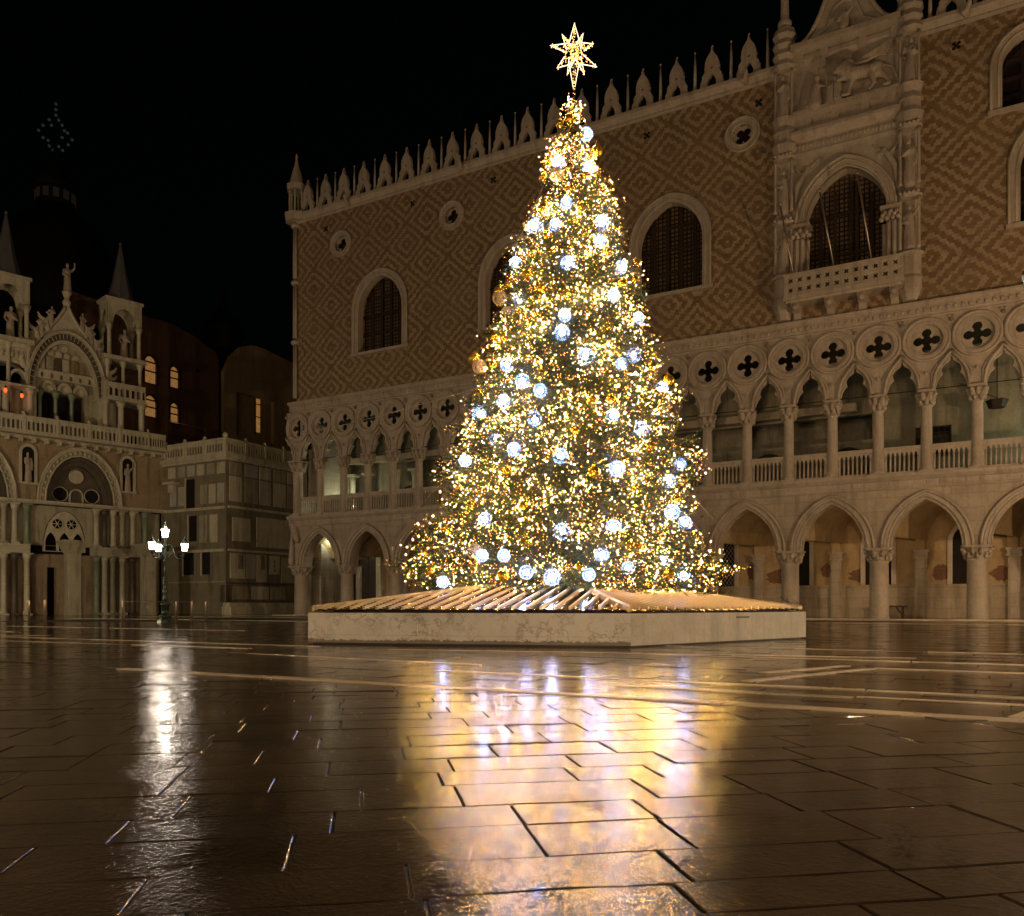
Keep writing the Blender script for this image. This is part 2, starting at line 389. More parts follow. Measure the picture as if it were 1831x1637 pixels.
def needle():
    m = NT('fir_needles'); v = m.world(); ri = m.n('ShaderNodeNewGeometry').outputs['Random Per Island']
    m.col(m.mix(ri, (.016, .034, .014), (.05, .075, .026))).set(Roughness=.5); return m.m
M['needle'] = needle()
# ================================================================== THE PALACE (x along the facade, y into the building)
NB = 14                                                  # ground bays, 4 m each
palace = empty('palace', (0, 0, 0), label='long Gothic palace with two arcades under a diamond patterned brick wall, behind the tree', cat='palace')
ZC0, ZC1, ZS0, ZS1, ZL0, ZL1 = 2.70, 3.28, 5.92, 6.60, 9.60, 10.28
ZT1, ZW0, ZW1, ZK1 = 13.64, 14.23, 26.15, 26.78

def capital_mb(r0, r1, z0, z1, seed=0, lobes=8):
    """carved capital: bell with two rows of curling leaves under a square abacus"""
    b = MB(); h = z1 - z0; ab = .16 * h
    b.lathe([(r0 * 1.08, z0), (r0 * 1.14, z0 + .05 * h), (r0 * 1.0, z0 + .1 * h), (r0 * 1.08, z0 + .45 * h), (r1 * .88, z1 - ab)], 16)
    rr = random.Random(seed)
    for row, (zz, ra, rb, s) in enumerate(((.32, r0 * 1.1, r0 * 1.26, .13), (.64, r0 * 1.2, r1 * .98, .17))):
        for k in range(lobes):
            a = 2 * PI * (k + .5 * row) / lobes + rr.uniform(-.1, .1); q = s * h * rr.uniform(.85, 1.25) * 1.15
            b.sphere(((ra + .03) * math.cos(a), (ra + .03) * math.sin(a), z0 + (zz - .1) * h), q, 6, (1, 1, 1.5))
            b.sphere((rb * math.cos(a), rb * math.sin(a), z0 + (zz + .08) * h), q * .85, 6, (1, 1, .9))
    b.box(-r1, r1, -r1, r1, z1 - ab, z1 - ab * .45, r1 * .22); b.box(-r1 * 1.07, r1 * 1.07, -r1 * 1.07, r1 * 1.07, z1 - ab * .45, z1, r1 * .2)
    return b
# ---- ground arcade
gcol = MB().lathe([(.47, 0), (.47, .06), (.43, .12), (.42, 1.2), (.405, 2.6), (.44, 2.64), (.44, ZC0)], 20).mesh('column', M['istrian'])
gcaps = [capital_mb(.40, .60, ZC0, ZC1, s).mesh('capital', M['capital']) for s in range(3)]
for k in range(NB + 1):
    x = 4 * k; c = mobj(gcol, 'column', M['istrian'], palace, (x, .45, 0), scale=(1.12, 1.12, 1) if k == 0 else None)
    mobj(gcaps[k % 3], 'capital', M['capital'], c, (0, 0, 0), rz=(k * PI / 2) % (2 * PI))
W = NB * 4.0
lower = MB()
outer = [(-.55, ZS0), (-.55, ZC1)]
for k in range(NB):
    a = arch(4 * k + 2, 1.45, ZC1, 2.15, 9); outer += a
outer += [(W + .55, ZC1), (W + .55, ZS0)]
lower.plate(outer, [], 0.0, .9); lower.build('arcade_wall', M['istrian_ashlar'], palace)
av = MB()
a0 = arch(2, 1.45, ZC1, 2.15, 12); a1 = arch(2, 1.58, ZC1, 2.29, 12); a2 = arch(2, 1.75, ZC1, 2.45, 12); a3 = arch(2, 1.93, ZC1, 2.60, 12)
av.band(a0, a1, -.03, .06); av.band(a1, a2, -.10, .05)
av.tube([(x, -.1, z) for x, z in a1], .045, 6); av.tube([(x, -.12, z) for x, z in arch(2, 1.84, ZC1, 2.52, 12)], .07, 6)
av.tube([(x, -.015, z) for x, z in a0], .035, 6)
avm = av.mesh('archivolt', M['istrian'])
for k in range(NB): mobj(avm, 'archivolt', M['istrian'], palace, (4 * k, 0, 0))
# relief plaque in one spandrel, seen right of the tree
pq = MB().box(27.2, 29.0, -.035, .0, 4.75, 5.6); pq.box(27.7, 27.85, -.07, -.034, 4.95, 5.45); pq.box(27.7, 28.05, -.07, -.034, 5.1, 5.2); pq.tube([(28.5 + .16 * math.cos(t), -.05, 5.3 + .2 * math.sin(t)) for t in np.linspace(1, 5, 8)], .035, 5)
pq.build('carved_plaque', M['capital'], palace)
# ---- string course under the loggia
def course(name, prof, x0, x1, mat, y=0.0, parent=palace, **kw):
    """horizontal moulding: profile [(projection, z)] swept from x0 to x1"""
    n = len(prof); vs = [(x0, y - p, z) for p, z in prof] + [(x1, y - p, z) for p, z in prof]
    fs = [(i, (i + 1) % n, n + (i + 1) % n, n + i) for i in range(n)] + [tuple(range(n)), tuple(reversed(range(n, 2 * n)))]
    return MB().add(vs, fs).build(name, mat, parent, **kw)
course('string_course', [(-.9, ZS0 + .005), (.10, ZS0 + .005), (.16, ZS0 + .1), (.14, ZS0 + .14), (.13, ZS0 + .36), (.22, ZS0 + .42), (.34, ZS0 + .55), (.36, ZS1), (-.9, ZS1)], -.6, W + .6, M['istrian'])
ro = MB()
for i in range(int(W / .52)): ro.box(.05 + i * .52, .40 + i * .52, -.165, -.12, ZS0 + .17, ZS0 + .33, .03)
ro.build('carved_frieze', M['capital'], palace, kind='stuff')
# ---- loggia
lcol = MB().box(-.3, .3, -.3, .3, ZS1, ZS1 + .1).lathe([(.29, ZS1 + .1), (.3, ZS1 + .17), (.245, ZS1 + .24), (.235, 9.0), (.225, 9.5), (.26, 9.55), (.26, ZL0)], 14).mesh('column', M['istrian'])
lcaps = [capital_mb(.225, .37, ZL0, ZL1, s + 5, 7).mesh('capital', M['capital']) for s in range(3)]
rail = MB()
slots = []
for i in range(7):
    x = .33 + (2 - .66) * (i + .5) / 7; slots.append(arch(x, .062, ZS1 + .88, .14, 3) + [(x + .062, ZS1 + .14), (x - .062, ZS1 + .14)])
rail.plate([(.2, ZS1 + .03), (1.8, ZS1 + .03), (1.8, ZS1 + 1.12), (.2, ZS1 + 1.12)], slots, -.06, .06)
rail.box(.2, 1.8, -.11, .11, ZS1 + 1.12, ZS1 + 1.26, .03)
for i in range(8):
    x = .33 + (2 - .66) * i / 7; rail.lathe([(.045, ZS1 + .14), (.04, ZS1 + .5), (.045, ZS1 + .84)], 6, (x, -.055, 0))
railm = rail.mesh('balustrade', M['istrian'])
# tracery module centred on a column: quatrefoil above, half an ogee arch to each side
def half_arch():
    P = [(.30, ZL1), (.365, 10.45), (.40, 10.60), (.47, 10.76), (.56, 10.88), (.635, 10.93), (.60, 11.0), (.575, 11.10), (.59, 11.22), (.65, 11.34), (.76, 11.43), (.87, 11.50), (.94, 11.58), (1.0, 11.72)]
    return P
ha = half_arch(); tr = MB()
outer = [(-x, z) for x, z in reversed(ha)] + ha + [(1.0, ZT1), (-1.0, ZT1)]
tr.plate(outer, [circ(0, 12.55, .71, 28)], .10, .40); tr.plate(circ(0, 12.55, .72, 28), [quatrefoil(0, 12.55, .35, .205, 9)], .20, .32)
def full_ring(r, y, rad, n=28): tr.tube([(x, y, z) for x, z in circ(0, 12.55, r, n)], rad, 6, closed=True)
full_ring(.935, .02, .075); full_ring(.79, .03, .05); full_ring(.70, .12, .04)
tr.band(circ(0, 12.55, .70, 28), circ(0, 12.55, .98, 28), -.0, .12, closed=True)
for sg in (-1, 1):
    for o1, rad, y in ((.0, .07, .0), (.13, .055, .06)):
        pts = [(.27 - o1 * .4, ZL1), (.30 - o1 * .6, 10.6), (.36 - o1, 10.95), (.48 - o1, 11.24), (.66 - o1 * .8, 11.50), (.84 - o1 * .5, 11.70), (1.0, 11.93 + o1 * .6)]
        tr.tube([(sg * x, y, z) for x, z in pts], rad, 6)
    pts = [(p[0] + .015, p[1]) for p in ha]
    tr.tube([(sg * x, .12, z) for x, z in pts[:-1]], .03, 5)
    tr.sphere((sg * 1.0, .02, 13.32), .09, 8, (1, .6, 1.1)); tr.sphere((sg * .9, .02, 13.47), .05, 6); 
tr.sphere((0, .0, 11.05), .07, 8, (1, .5, 1.4))
trm = tr.mesh('tracery', M['istrian'])
trod = MB().tube([(0, .1, 10.33), (2, .1, 10.33)], .022, 5).mesh('tie_rod', M['tie_rod'])
for k in range(2 * NB + 1):
    x = 2.0 * k; c = mobj(lcol, 'column', M['istrian'], palace, (x, .12, 0), scale=(1.35, 1.35, 1) if k == 0 else None)
    mobj(lcaps[k % 3], 'capital', M['capital'], c, (0, 0, 0), rz=(k % 4) * PI / 2)
    mobj(trm, 'tracery', M['istrian'], palace, (x, 0, 0))
    if k < 2 * NB:
        mobj(railm, 'balustrade', M['istrian'], palace, (x, .12, 0)); mobj(trod, 'tie_rod', M['tie_rod'], palace, (x, 0, 0))
# ---- cornice of the loggia
course('cornice', [(-.9, ZT1), (.05, ZT1), (.10, ZT1 + .08), (.09, ZT1 + .12), (.08, ZT1 + .34), (.2, ZT1 + .40), (.28, ZT1 + .5), (.28, ZW0), (-.9, ZW0)], -.6, W + 1, M['istrian'])
ro = MB()
for i in range(int(W / .30)):
    x = .05 + i * .30; ro.sphere((x + .1, -.09, ZT1 + .23), .095, 6, (1.0, .55, 1.15))
ro.build('carved_frieze', M['capital'], palace, kind='stuff')
# ---- the great brick wall with its windows
WINS = [(7.05, 1.85, 16.75, 4.75), (16.6, 1.85, 16.8, 4.75), (26.05, 1.85, 16.85, 4.75), (46.5, 1.6, 16.9, 4.4)]
SMALL = [(41.75, .92, 21.98, 3.1), (43.0, 1.5, 16.95, 4.2)]
OCULI = [(3.9, 24.03), (12.5, 23.9), (21.3, 23.95), (29.8, 23.97)]
def win_path(cx, hw, z0, h, n=10):
    rise = min(h * .46, hw * 1.28); return [(cx - hw, z0)] + arch(cx, hw, z0 + h - rise, rise, n) + [(cx + hw, z0)]
holes = [win_path(*q) for q in WINS + SMALL] + [circ(x, z, .50, 20) for x, z in OCULI] + [win_path(34.6, 1.78, 15.4, 5.7)]
MB().plate([(0, ZW0), (W, ZW0), (W, ZW1), (0, ZW1)], holes, 0.0, 1.1).build('upper_wall', M['lozenge'], palace)
course('cornice', [(-1.1, ZW1), (.04, ZW1), (.07, ZW1 + .14), (.05, ZW1 + .2), (.16, ZW1 + .42), (.20, ZW1 + .46), (.20, ZK1), (-1.1, ZK1)], 0.0, W + 1, M['istrian'])
def window(cx, hw, z0, h, bars=5, glass='leaded', depth=.75):
    wn = MB(); p0 = win_path(0, hw, z0, h); pin = win_path(0, hw - .12, z0, h - .1)
    p1 = win_path(0, hw + .16, z0, h + .16); p2 = win_path(0, hw + .30, z0, h + .3)
    wn.band(pin, p1, -.05, .45); wn.band(p1, p2, -.10, .03); wn.tube([(x, -.1, z) for x, z in p2], .06, 6); wn.tube([(x, -.05, z) for x, z in win_path(0, hw + .02, z0, h + .03)], .05, 6)
    wn.box(-hw - .42, hw + .42, -.16, .8, z0 - .18, z0 + .0, .02)
    f = wn.build('window', M['istrian'], palace, (cx, 0, 0))
    g = MB().plate(win_path(0, hw, z0, h), [], depth, depth + .03).build('pane', M[glass], f)
    m = MB()
    for i in range(1, bars):
        x = -hw + 2 * hw * i / bars; top = z0 + h
        t = abs(x) / hw; rise = min(h * .46, hw * 1.28); zz = z0 + h - rise + rise * math.sqrt(max(0, 1 - t ** 1.7))
        m.box(x - .10, x + .10, depth - .1, depth - .002, z0, zz)
    for zz in (z0 + h * .27, z0 + h * .52, z0 + h * .76): m.box(-hw + (.25 if zz > z0 + h * .7 else 0), hw - (.25 if zz > z0 + h * .7 else 0), depth - .12, depth - .004, zz - .06, zz + .06)
    m.build('mullion', M['dark_wood'], f); return f
for q in WINS: window(*q)
for q in SMALL: window(*q, bars=2, glass='glass')
# column shafts in the jambs of the second great window
for i, (x, z) in enumerate(OCULI):
    o = MB().band(circ(0, 0, .50, 24), circ(0, 0, .86, 24), -.10, .3, closed=True)
    o.tube([(a, -.1, b) for a, b in circ(0, 0, .83, 24)], .06, 6, closed=True); o.tube([(a, -.08, b) for a, b in circ(0, 0, .55, 24)], .05, 6, closed=True)
    f = o.build('oculus', M['istrian'], palace, (x, 0, z))
    MB().plate(circ(0, 0, .56, 24), [quatrefoil(0, 0, .26, .19, 8, PI / 4 if i > 2 else 0)], .16, .26).build('oculus_tracery', M['istrian'], f)
    MB().plate(circ(0, 0, .6, 16), [], .4, .42).build('pane', M['glass'], f)
qf = MB().plate(circ(0, 0, .3, 12), [quatrefoil(0, 0, .14, .09, 6, PI / 4)], -.02, .0); qfm = qf.mesh('vent_rosette', M['lozenge']); qfb = MB().plate(circ(0, 0, .27, 12), [], .003, .009).mesh('vent_dark_disc', M['void'])  # black disc paints the dark of the hole on a solid wall
for x in (2.6, 9.6, 15.4, 24.8, 30.6, 39.2): mobj(qfb, 'vent_dark_disc', M['void'], mobj(qfm, 'vent_rosette', M['lozenge'], palace, (x, -.012, 25.3)))
# ---- north end, corner shafts and the wall behind
MB().box(-.0, 1.1, 1.1, 22, ZW0, ZW1).build('side_wall', M['lozenge'], palace)
MB().box(-.1, .8, 1.5, 22, 0, ZT1).build('side_wall', M['istrian_ashlar'], palace)
cs = MB()
for z0, z1 in ((14.3, 18.3), (18.3, 22.3), (22.3, 26.1)):
    for dx, dy in ((-.12, .1), (-.12, -.1), (.05, -.14)): cs.lathe([(.1, z0 + .2), (.09, z1 - .2)], 8, (dx, dy, 0))
    cs.lathe([(.2, z1 - .25), (.32, z1 - .1), (.32, z1), (.18, z1 + .12)], 10, (-.1, 0, 0))
cs.build('corner_shaft', M['istrian'], palace)
pn = MB().prism(circ(-.05, .05, .75, 8, PI / 8), 26.3, 26.8, 1.12)
for k in range(6):
    a = PI * 2 * k / 6; pn.lathe([(.1, 26.8), (.08, 26.95), (.075, 28.2), (.12, 28.4)], 7, (-.05 + .46 * math.cos(a), .05 + .46 * math.sin(a), 0))
pn.prism(circ(-.05, .05, .64, 8, PI / 8), 28.4, 28.75, 1.08); pn.lathe([(.56, 28.75), (.5, 28.9), (.34, 29.5), (.14, 30.2), (.06, 30.6), (.1, 30.7), (.03, 30.95)], 10, (-.05, .05, 0))
pn.build('corner_pinnacle', M['istrian'], palace)
# ---- pierced merlons and slim spikes on the roof line
def merlon():
    L = [(-.55, 0), (-.63, .15), (-.60, .34), (-.50, .46), (-.52, .66), (-.42, .80), (-.37, .86), (-.38, 1.1), (-.36, 1.34), (-.28, 1.56), (-.16, 1.74), (-.06, 1.86), (-.03, 2.02)]
    outer = [(x, z) for x, z in L] + [(0, 2.16)] + [(-x, z) for x, z in reversed(L)]
    arc = [(-.22, 0), (-.24, .3), (-.16, .55), (0, .74), (.16, .55), (.24, .3), (.22, 0)]
    # open at the foot: cut the arch out of the outline
    out = outer[:] + list(reversed(arc))
    b = MB().plate(out, [circ(0, 1.02, .07, 8)], -.13, .13); b.sphere((0, 0, 2.2), .06, 6); b.sphere((-.5, 0, .5), .1, 6); b.sphere((.5, 0, .5), .1, 6); b.sphere((.37, 0, 1.08), .07, 6); b.sphere((-.37, 0, 1.08), .07, 6)
    return b.mesh('merlon', M['istrian'])
mm = merlon(); sp = MB().prism(circ(0, 0, .13, 6), 0, .25, .8).lathe([(.09, .2), (.07, 1.2), (.035, 2.0)], 6).sphere((0, 0, 2.06), .06, 6).mesh('spike', M['istrian'])
MU = [.95, 2.5, 4.05, 5.7, 7.4, 9.1, 10.8, 12.5, 14.2, 15.9, 17.6, 19.3, 21.0, 22.75, 24.55, 26.4, 28.25, 30.1, 39.0, 40.8, 42.6, 44.4, 46.2, 48.0, 49.8, 51.6, 53.4]
for i, x in enumerate(MU):
    mobj(mm, 'merlon', M['istrian'], palace, (x, .1, ZK1), scale=(.96, 1, .97))
    if i + 1 < len(MU) and MU[i + 1] - x < 3: mobj(sp, 'spike', M['istrian'], palace, ((x + MU[i + 1]) / 2 + .03, .1, ZK1))
mobj(sp, 'spike', M['istrian'], palace, (31.0, .1, ZK1)); mobj(sp, 'spike', M['istrian'], palace, (38.15, .1, ZK1))
for x in (4.6, 13.3, 30.0, 39.6):   # carved gutter spouts
    MB().tube([(0, .1, .12), (0, -.3, .16), (.1, -.6, .3), (.16, -.72, .44)], [.16, .15, .12, .05], 7).sphere((-.1, -.3, .16), .14, 6).build('gutter_spout', M['istrian'], palace, (x, 0, ZK1 - .45))
MB().box(0, W, 1.1, 12, ZW1, ZW1 + .25).build('roof', M['lead'], palace)

# ---- inside the ground arcade
MB().box(-.0, W, 5.0, 5.4, 1.66, 5.9).build('arcade_back_wall', M['plaster'], palace)
MB().box(-.0, W, 4.86, 5.3, 0, 1.62).box(-.0, W, 4.80, 5.2, 1.62, 1.70).build('dado', M['dado'], palace)
MB().box(-.1, W, .9, 5.6, 5.78, 5.9).build('arcade_ceiling', M['plaster'], palace)
# transverse arches carry the vault; each ends on a pilaster at the back wall
ta = MB(); pa = arch(2.95, 1.9, 3.35, 2.0, 10); OFF = 1.45
ta.plate([(.9, 5.78), (.9, 3.35)] + pa + [(5.0, 3.35), (5.0, 5.78)], [], -.22, .22, axis='x')
def skew(b): b.v = [(x + OFF * ((y - .9) / 4.1 - 1), y, z) for x, y, z in b.v]
skew(ta)
tam = ta.mesh('transverse_arch', M['plaster'])
pil = MB().box(-.26, .26, 4.62, 4.86, 0, 3.0).box(-.18, .18, 4.57, 4.7, .1, 2.9).box(-.33, .33, 4.54, 4.86, 3.0, 3.12).box(-.3, .3, 4.58, 4.86, 3.12, 3.3).box(-.38, .38, 4.5, 4.9, 3.3, 3.42, .03)
pilm = pil.mesh('pilaster', M['istrian_ashlar'])
# vault web: a pointed barrel per bay along x
vb = MB(); bayp = arch(2, 1.72, 3.9, 1.75, 9)
vb.band(bayp, [(x, z + .06) for x, z in bayp], .95, 4.98); skew(vb)
vbm = vb.mesh('vault', M['plaster'])
for k in range(NB + 1):
    mobj(tam, 'transverse_arch', M['plaster'], palace, (4 * k + OFF, 0, 0)); mobj(pilm, 'pilaster', M['istrian_ashlar'], palace, (4 * k + OFF, 0, 0))
    if k < NB: mobj(vbm, 'vault', M['plaster'], palace, (4 * k + OFF, 0, 0))
for k in range(NB):
    x = 4 * k + 3.45 + .55; hw = .62
    if k == 0: continue
    fr = MB().band(win_path(0, hw, 1.72, 2.9, 8), win_path(0, hw + .22, 1.72, 3.12, 8), 4.86, 5.02)
    f = fr.build('window', M['istrian'], palace, (x - .55, 0, 0)); MB().plate(win_path(0, hw, 1.72, 2.9, 8), [], 4.93, 4.96).build('pane', M['void'], f)
    if k in (1, 6):
        g = MB()
        for i in range(6):
            for j in range(8): 
                cxg, czg = -.5 + i * .2, 1.9 + j * .3; g.tube([(cxg - .1, 4.9, czg), (cxg, 4.9, czg + .15), (cxg + .1, 4.9, czg), (cxg, 4.9, czg - .15)], .012, 4, closed=True)
        g.build('window_grille', M['steel'], f)
# great wooden door in the first bay, with its pale stone jamb
dj = MB().box(.15, .75, 4.3, 5.0, 0, 5.2).box(.05, .85, 4.25, 5.0, 5.2, 5.5).box(3.1, 3.5, 4.5, 5.0, 0, 5.2)
d = dj.build('doorway', M['basilica_pale'], palace)
dd = MB().box(.75, 3.1, 4.72, 4.80, 0, 5.2)
for i in range(3):
    for j in range(7): dd.box(.85 + i * .76, 1.5 + i * .76, 4.66, 4.72, .12 + j * .72, .72 + j * .72, .03)
dd.build('door_leaf', M['dark_wood'], d)
# brick patches where plaster has come off
for x, z, sx, sz in ((29.0, 2.5, .32, .5), (30.6, 2.2, .9, .45), (31.0, 2.6, .45, .3), (34.7, 2.2, .75, .4), (38.3, 2.3, .45, .45), (32.9, 2.5, .3, .4), (26.6, 2.2, .5, .4), (41.0, 2.2, .6, .4)):
    rr = random.Random(int(x * 10)); p = [(x + sx * (.7 + .35 * rr.random()) * math.cos(t), max(1.72, z + sz * (.75 + .3 * rr.random()) * math.sin(t))) for t in np.linspace(0, 2 * PI, 30)[:-1]]
    MB().plate(p, [], 4.985, 5.02).build('bare_brick_patch', M['red_brick'], palace)
MB().box(-1, W, -.75, 5.0, 0.0, .05).build('arcade_floor', M['slab_far'], palace)
MB().box(-1, W, -1.25, -.75, 0.0, .055).build('kerb', M['band'], palace)

# ---- inside the loggia
MB().box(0, W, .9, 5.0, 13.3, 13.6).build('loggia_ceiling', M['dark_wood'], palace)
MB().box(0, W, .5, 5.0, 6.3, 6.58).build('loggia_floor', M['istrian_ashlar'], palace)
lw = [[(4.5, 9.15), (4.5, 10.45), (35.2, 10.45), (35.2, 9.15)]]
for k in range(NB):
    cx = 4 * k + 2
    if k in (0,): lw.append([(.9, 6.62)] + arch(2.0, 1.1, 9.6, 1.4, 6) + [(3.1, 6.62)])
    elif k == 9: lw.append([(cx - .8, 8.0), (cx - .8, 9.5), (cx + .8, 9.5), (cx + .8, 8.0)])
    elif k < 9: lw.append([(cx - 1.2, 6.75)] + arch(cx, 1.2, 7.6, 1.25, 6) + [(cx + 1.2, 6.75)])
MB().plate([(0, 6.6), (W, 6.6), (W, 13.3), (0, 13.3)], lw, 4.6, 5.0).build('loggia_back_wall', M['dim_stone'], palace)  # shade inside the loggia is put into the darker stone colour
MB().box(0, W, 8.2, 8.3, 6.3, 13.3).box(0, W, 5.0, 8.3, 6.3, 6.5).build('inner_room_wall', M['dim_stone'], palace)
MB().box(0, 34.5, 3.9, 4.58, 10.55, 10.95).build('loggia_beam', M['dado'], palace)
bm_ = MB().box(-.14, .14, .9, 4.6, 12.9, 13.28).mesh('ceiling_beam', M['dark_wood'])
for k in range(0, 2 * NB): mobj(bm_, 'ceiling_beam', M['dark_wood'], palace, (2.0 * k + 1, 0, 0))
g = MB()
for i in range(7): g.box(37.25 + i * .25, 37.28 + i * .25, 4.5, 4.55, 8.0, 9.5)
for i in range(6): g.box(37.2, 38.8, 4.48, 4.53, 8.1 + i * .26, 8.13 + i * .26)
g.build('window_grille', M['tie_rod'], palace)
ll = MB().prism(circ(0, 0, .34, 6), -.35, 0, 1.35).build('hanging_lantern', M['tie_rod'], palace, (40.75, 1.6, 9.85))
MB().tube([(0, 0, 0), (0, 0, 3.6)], .025, 5).tube([(0, 0, .1), (-1.5, .3, 1.0)], .02, 5).build('lantern_rod', M['tie_rod'], ll)
# lit doorway of pale stone columns at the north end of the loggia
for x in (1.3, 2.7, 5.3, 6.7):
    MB().lathe([(.24, 6.6), (.2, 6.8), (.19, 9.3), (.3, 9.7)], 10, (x, 4.2, 0)).box(x - .36, x + .36, 3.85, 4.55, 9.7, 9.85).build('inner_column', M['basilica_pale'], palace)
# ---- the great balcony window (carved frame, pillars, relief, gable)
ST = {}
def statue_mesh(i):
    """robed standing figure about 1.7 m tall, arm raised or folded"""
    v = i % 3; s = (.05, 0, -.04)[v]
    caps = [((0, 0, .06), (0, 0, .7), .24, .2), ((0, 0, .7), (s, 0, 1.2), .2, .17), ((s, 0, 1.2), (s, 0, 1.36), .19, .12), ((s, 0, 1.4), (s, 0, 1.46), .07, .07), ((s, -.01, 1.56), (s, 0, 1.62), .1, .1),
            ((-.12, -.05, .1), (-.1, -.08, .7), .1, .08), ((.1, -.1, .1), (.06, -.1, .8), .08, .06)]
    if v == 0: caps += [((.2, 0, 1.32), (.3, -.1, 1.0), .08, .06), ((.3, -.1, 1.0), (.1, -.22, 1.12), .06, .05), ((-.17, 0, 1.32), (-.28, -.05, 1.05), .08, .06), ((-.28, -.05, 1.05), (-.2, -.2, .85), .06, .05)]
    elif v == 1: caps += [((.2, 0, 1.32), (.36, -.06, 1.5), .08, .06), ((.36, -.06, 1.5), (.34, -.1, 1.78), .055, .05), ((-.17, 0, 1.32), (-.26, -.1, 1.0), .08, .06), ((-.26, -.1, 1.0), (-.05, -.22, .95), .06, .05)]
    else: caps += [((.16, 0, 1.32), (.24, -.06, 1.0), .08, .06), ((.24, -.06, 1.0), (.22, -.12, .7), .06, .05), ((-.2, 0, 1.32), (-.22, -.12, 1.06), .08, .06), ((-.22, -.12, 1.06), (0, -.22, 1.2), .06, .05)]
    me = blob(caps, .035); me.name = 'statue'; me.materials.append(M['capital']); return me
for i in range(3): ST[i] = statue_mesh(i)
XL, XR, XM = 31.85, 37.35, 34.6
def oct_(cx, cy, r): return circ(cx, cy, r, 8, PI / 8)
for xc in (XL, XR):
    b = MB()
    def seg(z0, z1, r0, r1=None): b.prism(oct_(0, 0, r0), z0, z1, (r1 or r0) / r0)
    seg(14.35, 14.8, .30, .5); seg(14.8, 15.3, .52); seg(15.3, 15.45, .58, .5); seg(15.45, 16.3, .5); seg(16.3, 16.45, .6, .62); seg(16.45, 16.6, .58, .46)
    b.box(-.4, .4, .0, .4, 16.6, 23.0)          # niche backs
    for z0, z1 in ((16.6, 18.9), (19.5, 22.0)):
        for sx in (-.38, .38): b.lathe([(.09, z0), (.07, z0 + .15), (.065, z1 - .2), (.1, z1)], 7, (sx, -.3, 0))
        b.prism(oct_(0, 0, .5), z1, z1 + .15, 1.12); b.prism(oct_(0, 0, .5), z1 + .15, z1 + .55, .55)
        for k in range(5): b.sphere((-.36 + .18 * k, -.46, z1 + .2), .09, 6)
    seg(22.3, 22.7, .52, .6); seg(22.7, 22.95, .62, .5); seg(22.95, 23.3, .48); seg(23.3, 23.6, .6, .48); seg(23.6, 24.0, .46, .6)
    for sx in (-.38, .38): b.lathe([(.07, 24.0), (.055, 24.2), (.055, 26.1), (.08, 26.3)], 7, (sx, -.3, 0))
    b.box(-.4, .4, .0, .4, 24.0, 26.4)
    for z in np.arange(26.3, 28.3, .5): b.prism(oct_(0, 0, .46), z, z + .22, 1.25); b.prism(oct_(0, 0, .58), z + .22, z + .5, .8)
    b.prism(oct_(0, 0, .5), 28.3, 28.55, .5); b.lathe([(.3, 28.5), (.34, 28.75), (.2, 28.95), (.2, 29.1), (.17, 33.5), (.02, 36)], 8)
    p = b.build('balcony_pillar', M['istrian'], palace, (xc, -.05, 0))
    for i, (z, s) in enumerate(((16.68, 1.15), (19.55, 1.2), (24.05, 1.22))):
        mobj(ST[(i + (xc > 33)) % 3], 'statue', M['capital'], p, (0, -.22, z), rz=.2 * (i - 1), scale=(s, s, s))
# carved wall field between the pillars, arch opening, spandrels
fl = MB().plate([(32.2, 15.4), (32.2, 24.0), (37.0, 24.0), (37.0, 15.4)], [win_path(XM, 1.78, 15.39, 5.7)][:0], -.12, -.01) if False else MB()
op = arch(XM, 1.78, 18.75, 2.35, 14)
fl.plate([(32.2, 15.4), (XM - 1.78, 15.4)] + op + [(XM + 1.78, 15.4), (37.0, 15.4), (37.0, 22.0), (32.2, 22.0)], [], -.14, .02)
fr = fl.build('balcony_window', M['istrian'], palace)
mo = MB(); o1 = arch(XM, 1.84, 18.75, 2.42, 14); o2 = arch(XM, 2.2, 18.75, 2.8, 14)
mo.band(o1, o2, -.32, -.1); mo.tube([(x, -.32, z) for x, z in o2], .07, 6); mo.tube([(x, -.32, z) for x, z in arch(XM, 2.0, 18.75, 2.6, 14)], .05, 6)
mo.band(op, o1, -.2, .6)
mo.build('archivolt', M['istrian'], fr)
for sx in (-1, 1):
    jm = MB()
    for k, (dx, y) in enumerate(((1.68, -.02), (1.9, -.26), (2.12, -.34))): jm.lathe([(.13, 15.4), (.1, 15.6), (.095, 17.95), (.12, 18.05)], 9, (XM + sx * dx, y, 0))
    jm.box(XM + sx * 1.95 - .42, XM + sx * 1.95 + .42, -.5, .3, 18.6, 18.75, .04)
    for k in range(10): jm.sphere((XM + sx * (1.58 + .08 * k), -.3 - .1 * (k % 2), 18.2 + .13 * (k % 3)), .13, 6)
    jm.build('jamb_column_cluster', M['capital'], fr)
MB().plate(win_path(XM, 1.78, 15.4, 5.7, 12), [], .70, .73).build('pane', M['leaded'], fr)
mu = MB()
for x in (-1.2, -.55, .15, .42, 1.05): mu.box(XM + x - .07, XM + x + .07, .58, .69, 15.4, 20.9 - abs(x) * .9)
for z in (17.3, 19.2): mu.box(XM - 1.78, XM + 1.78, .52, .64, z - .05, z + .05)
mu.build('mullion', M['dark_wood'], fr)
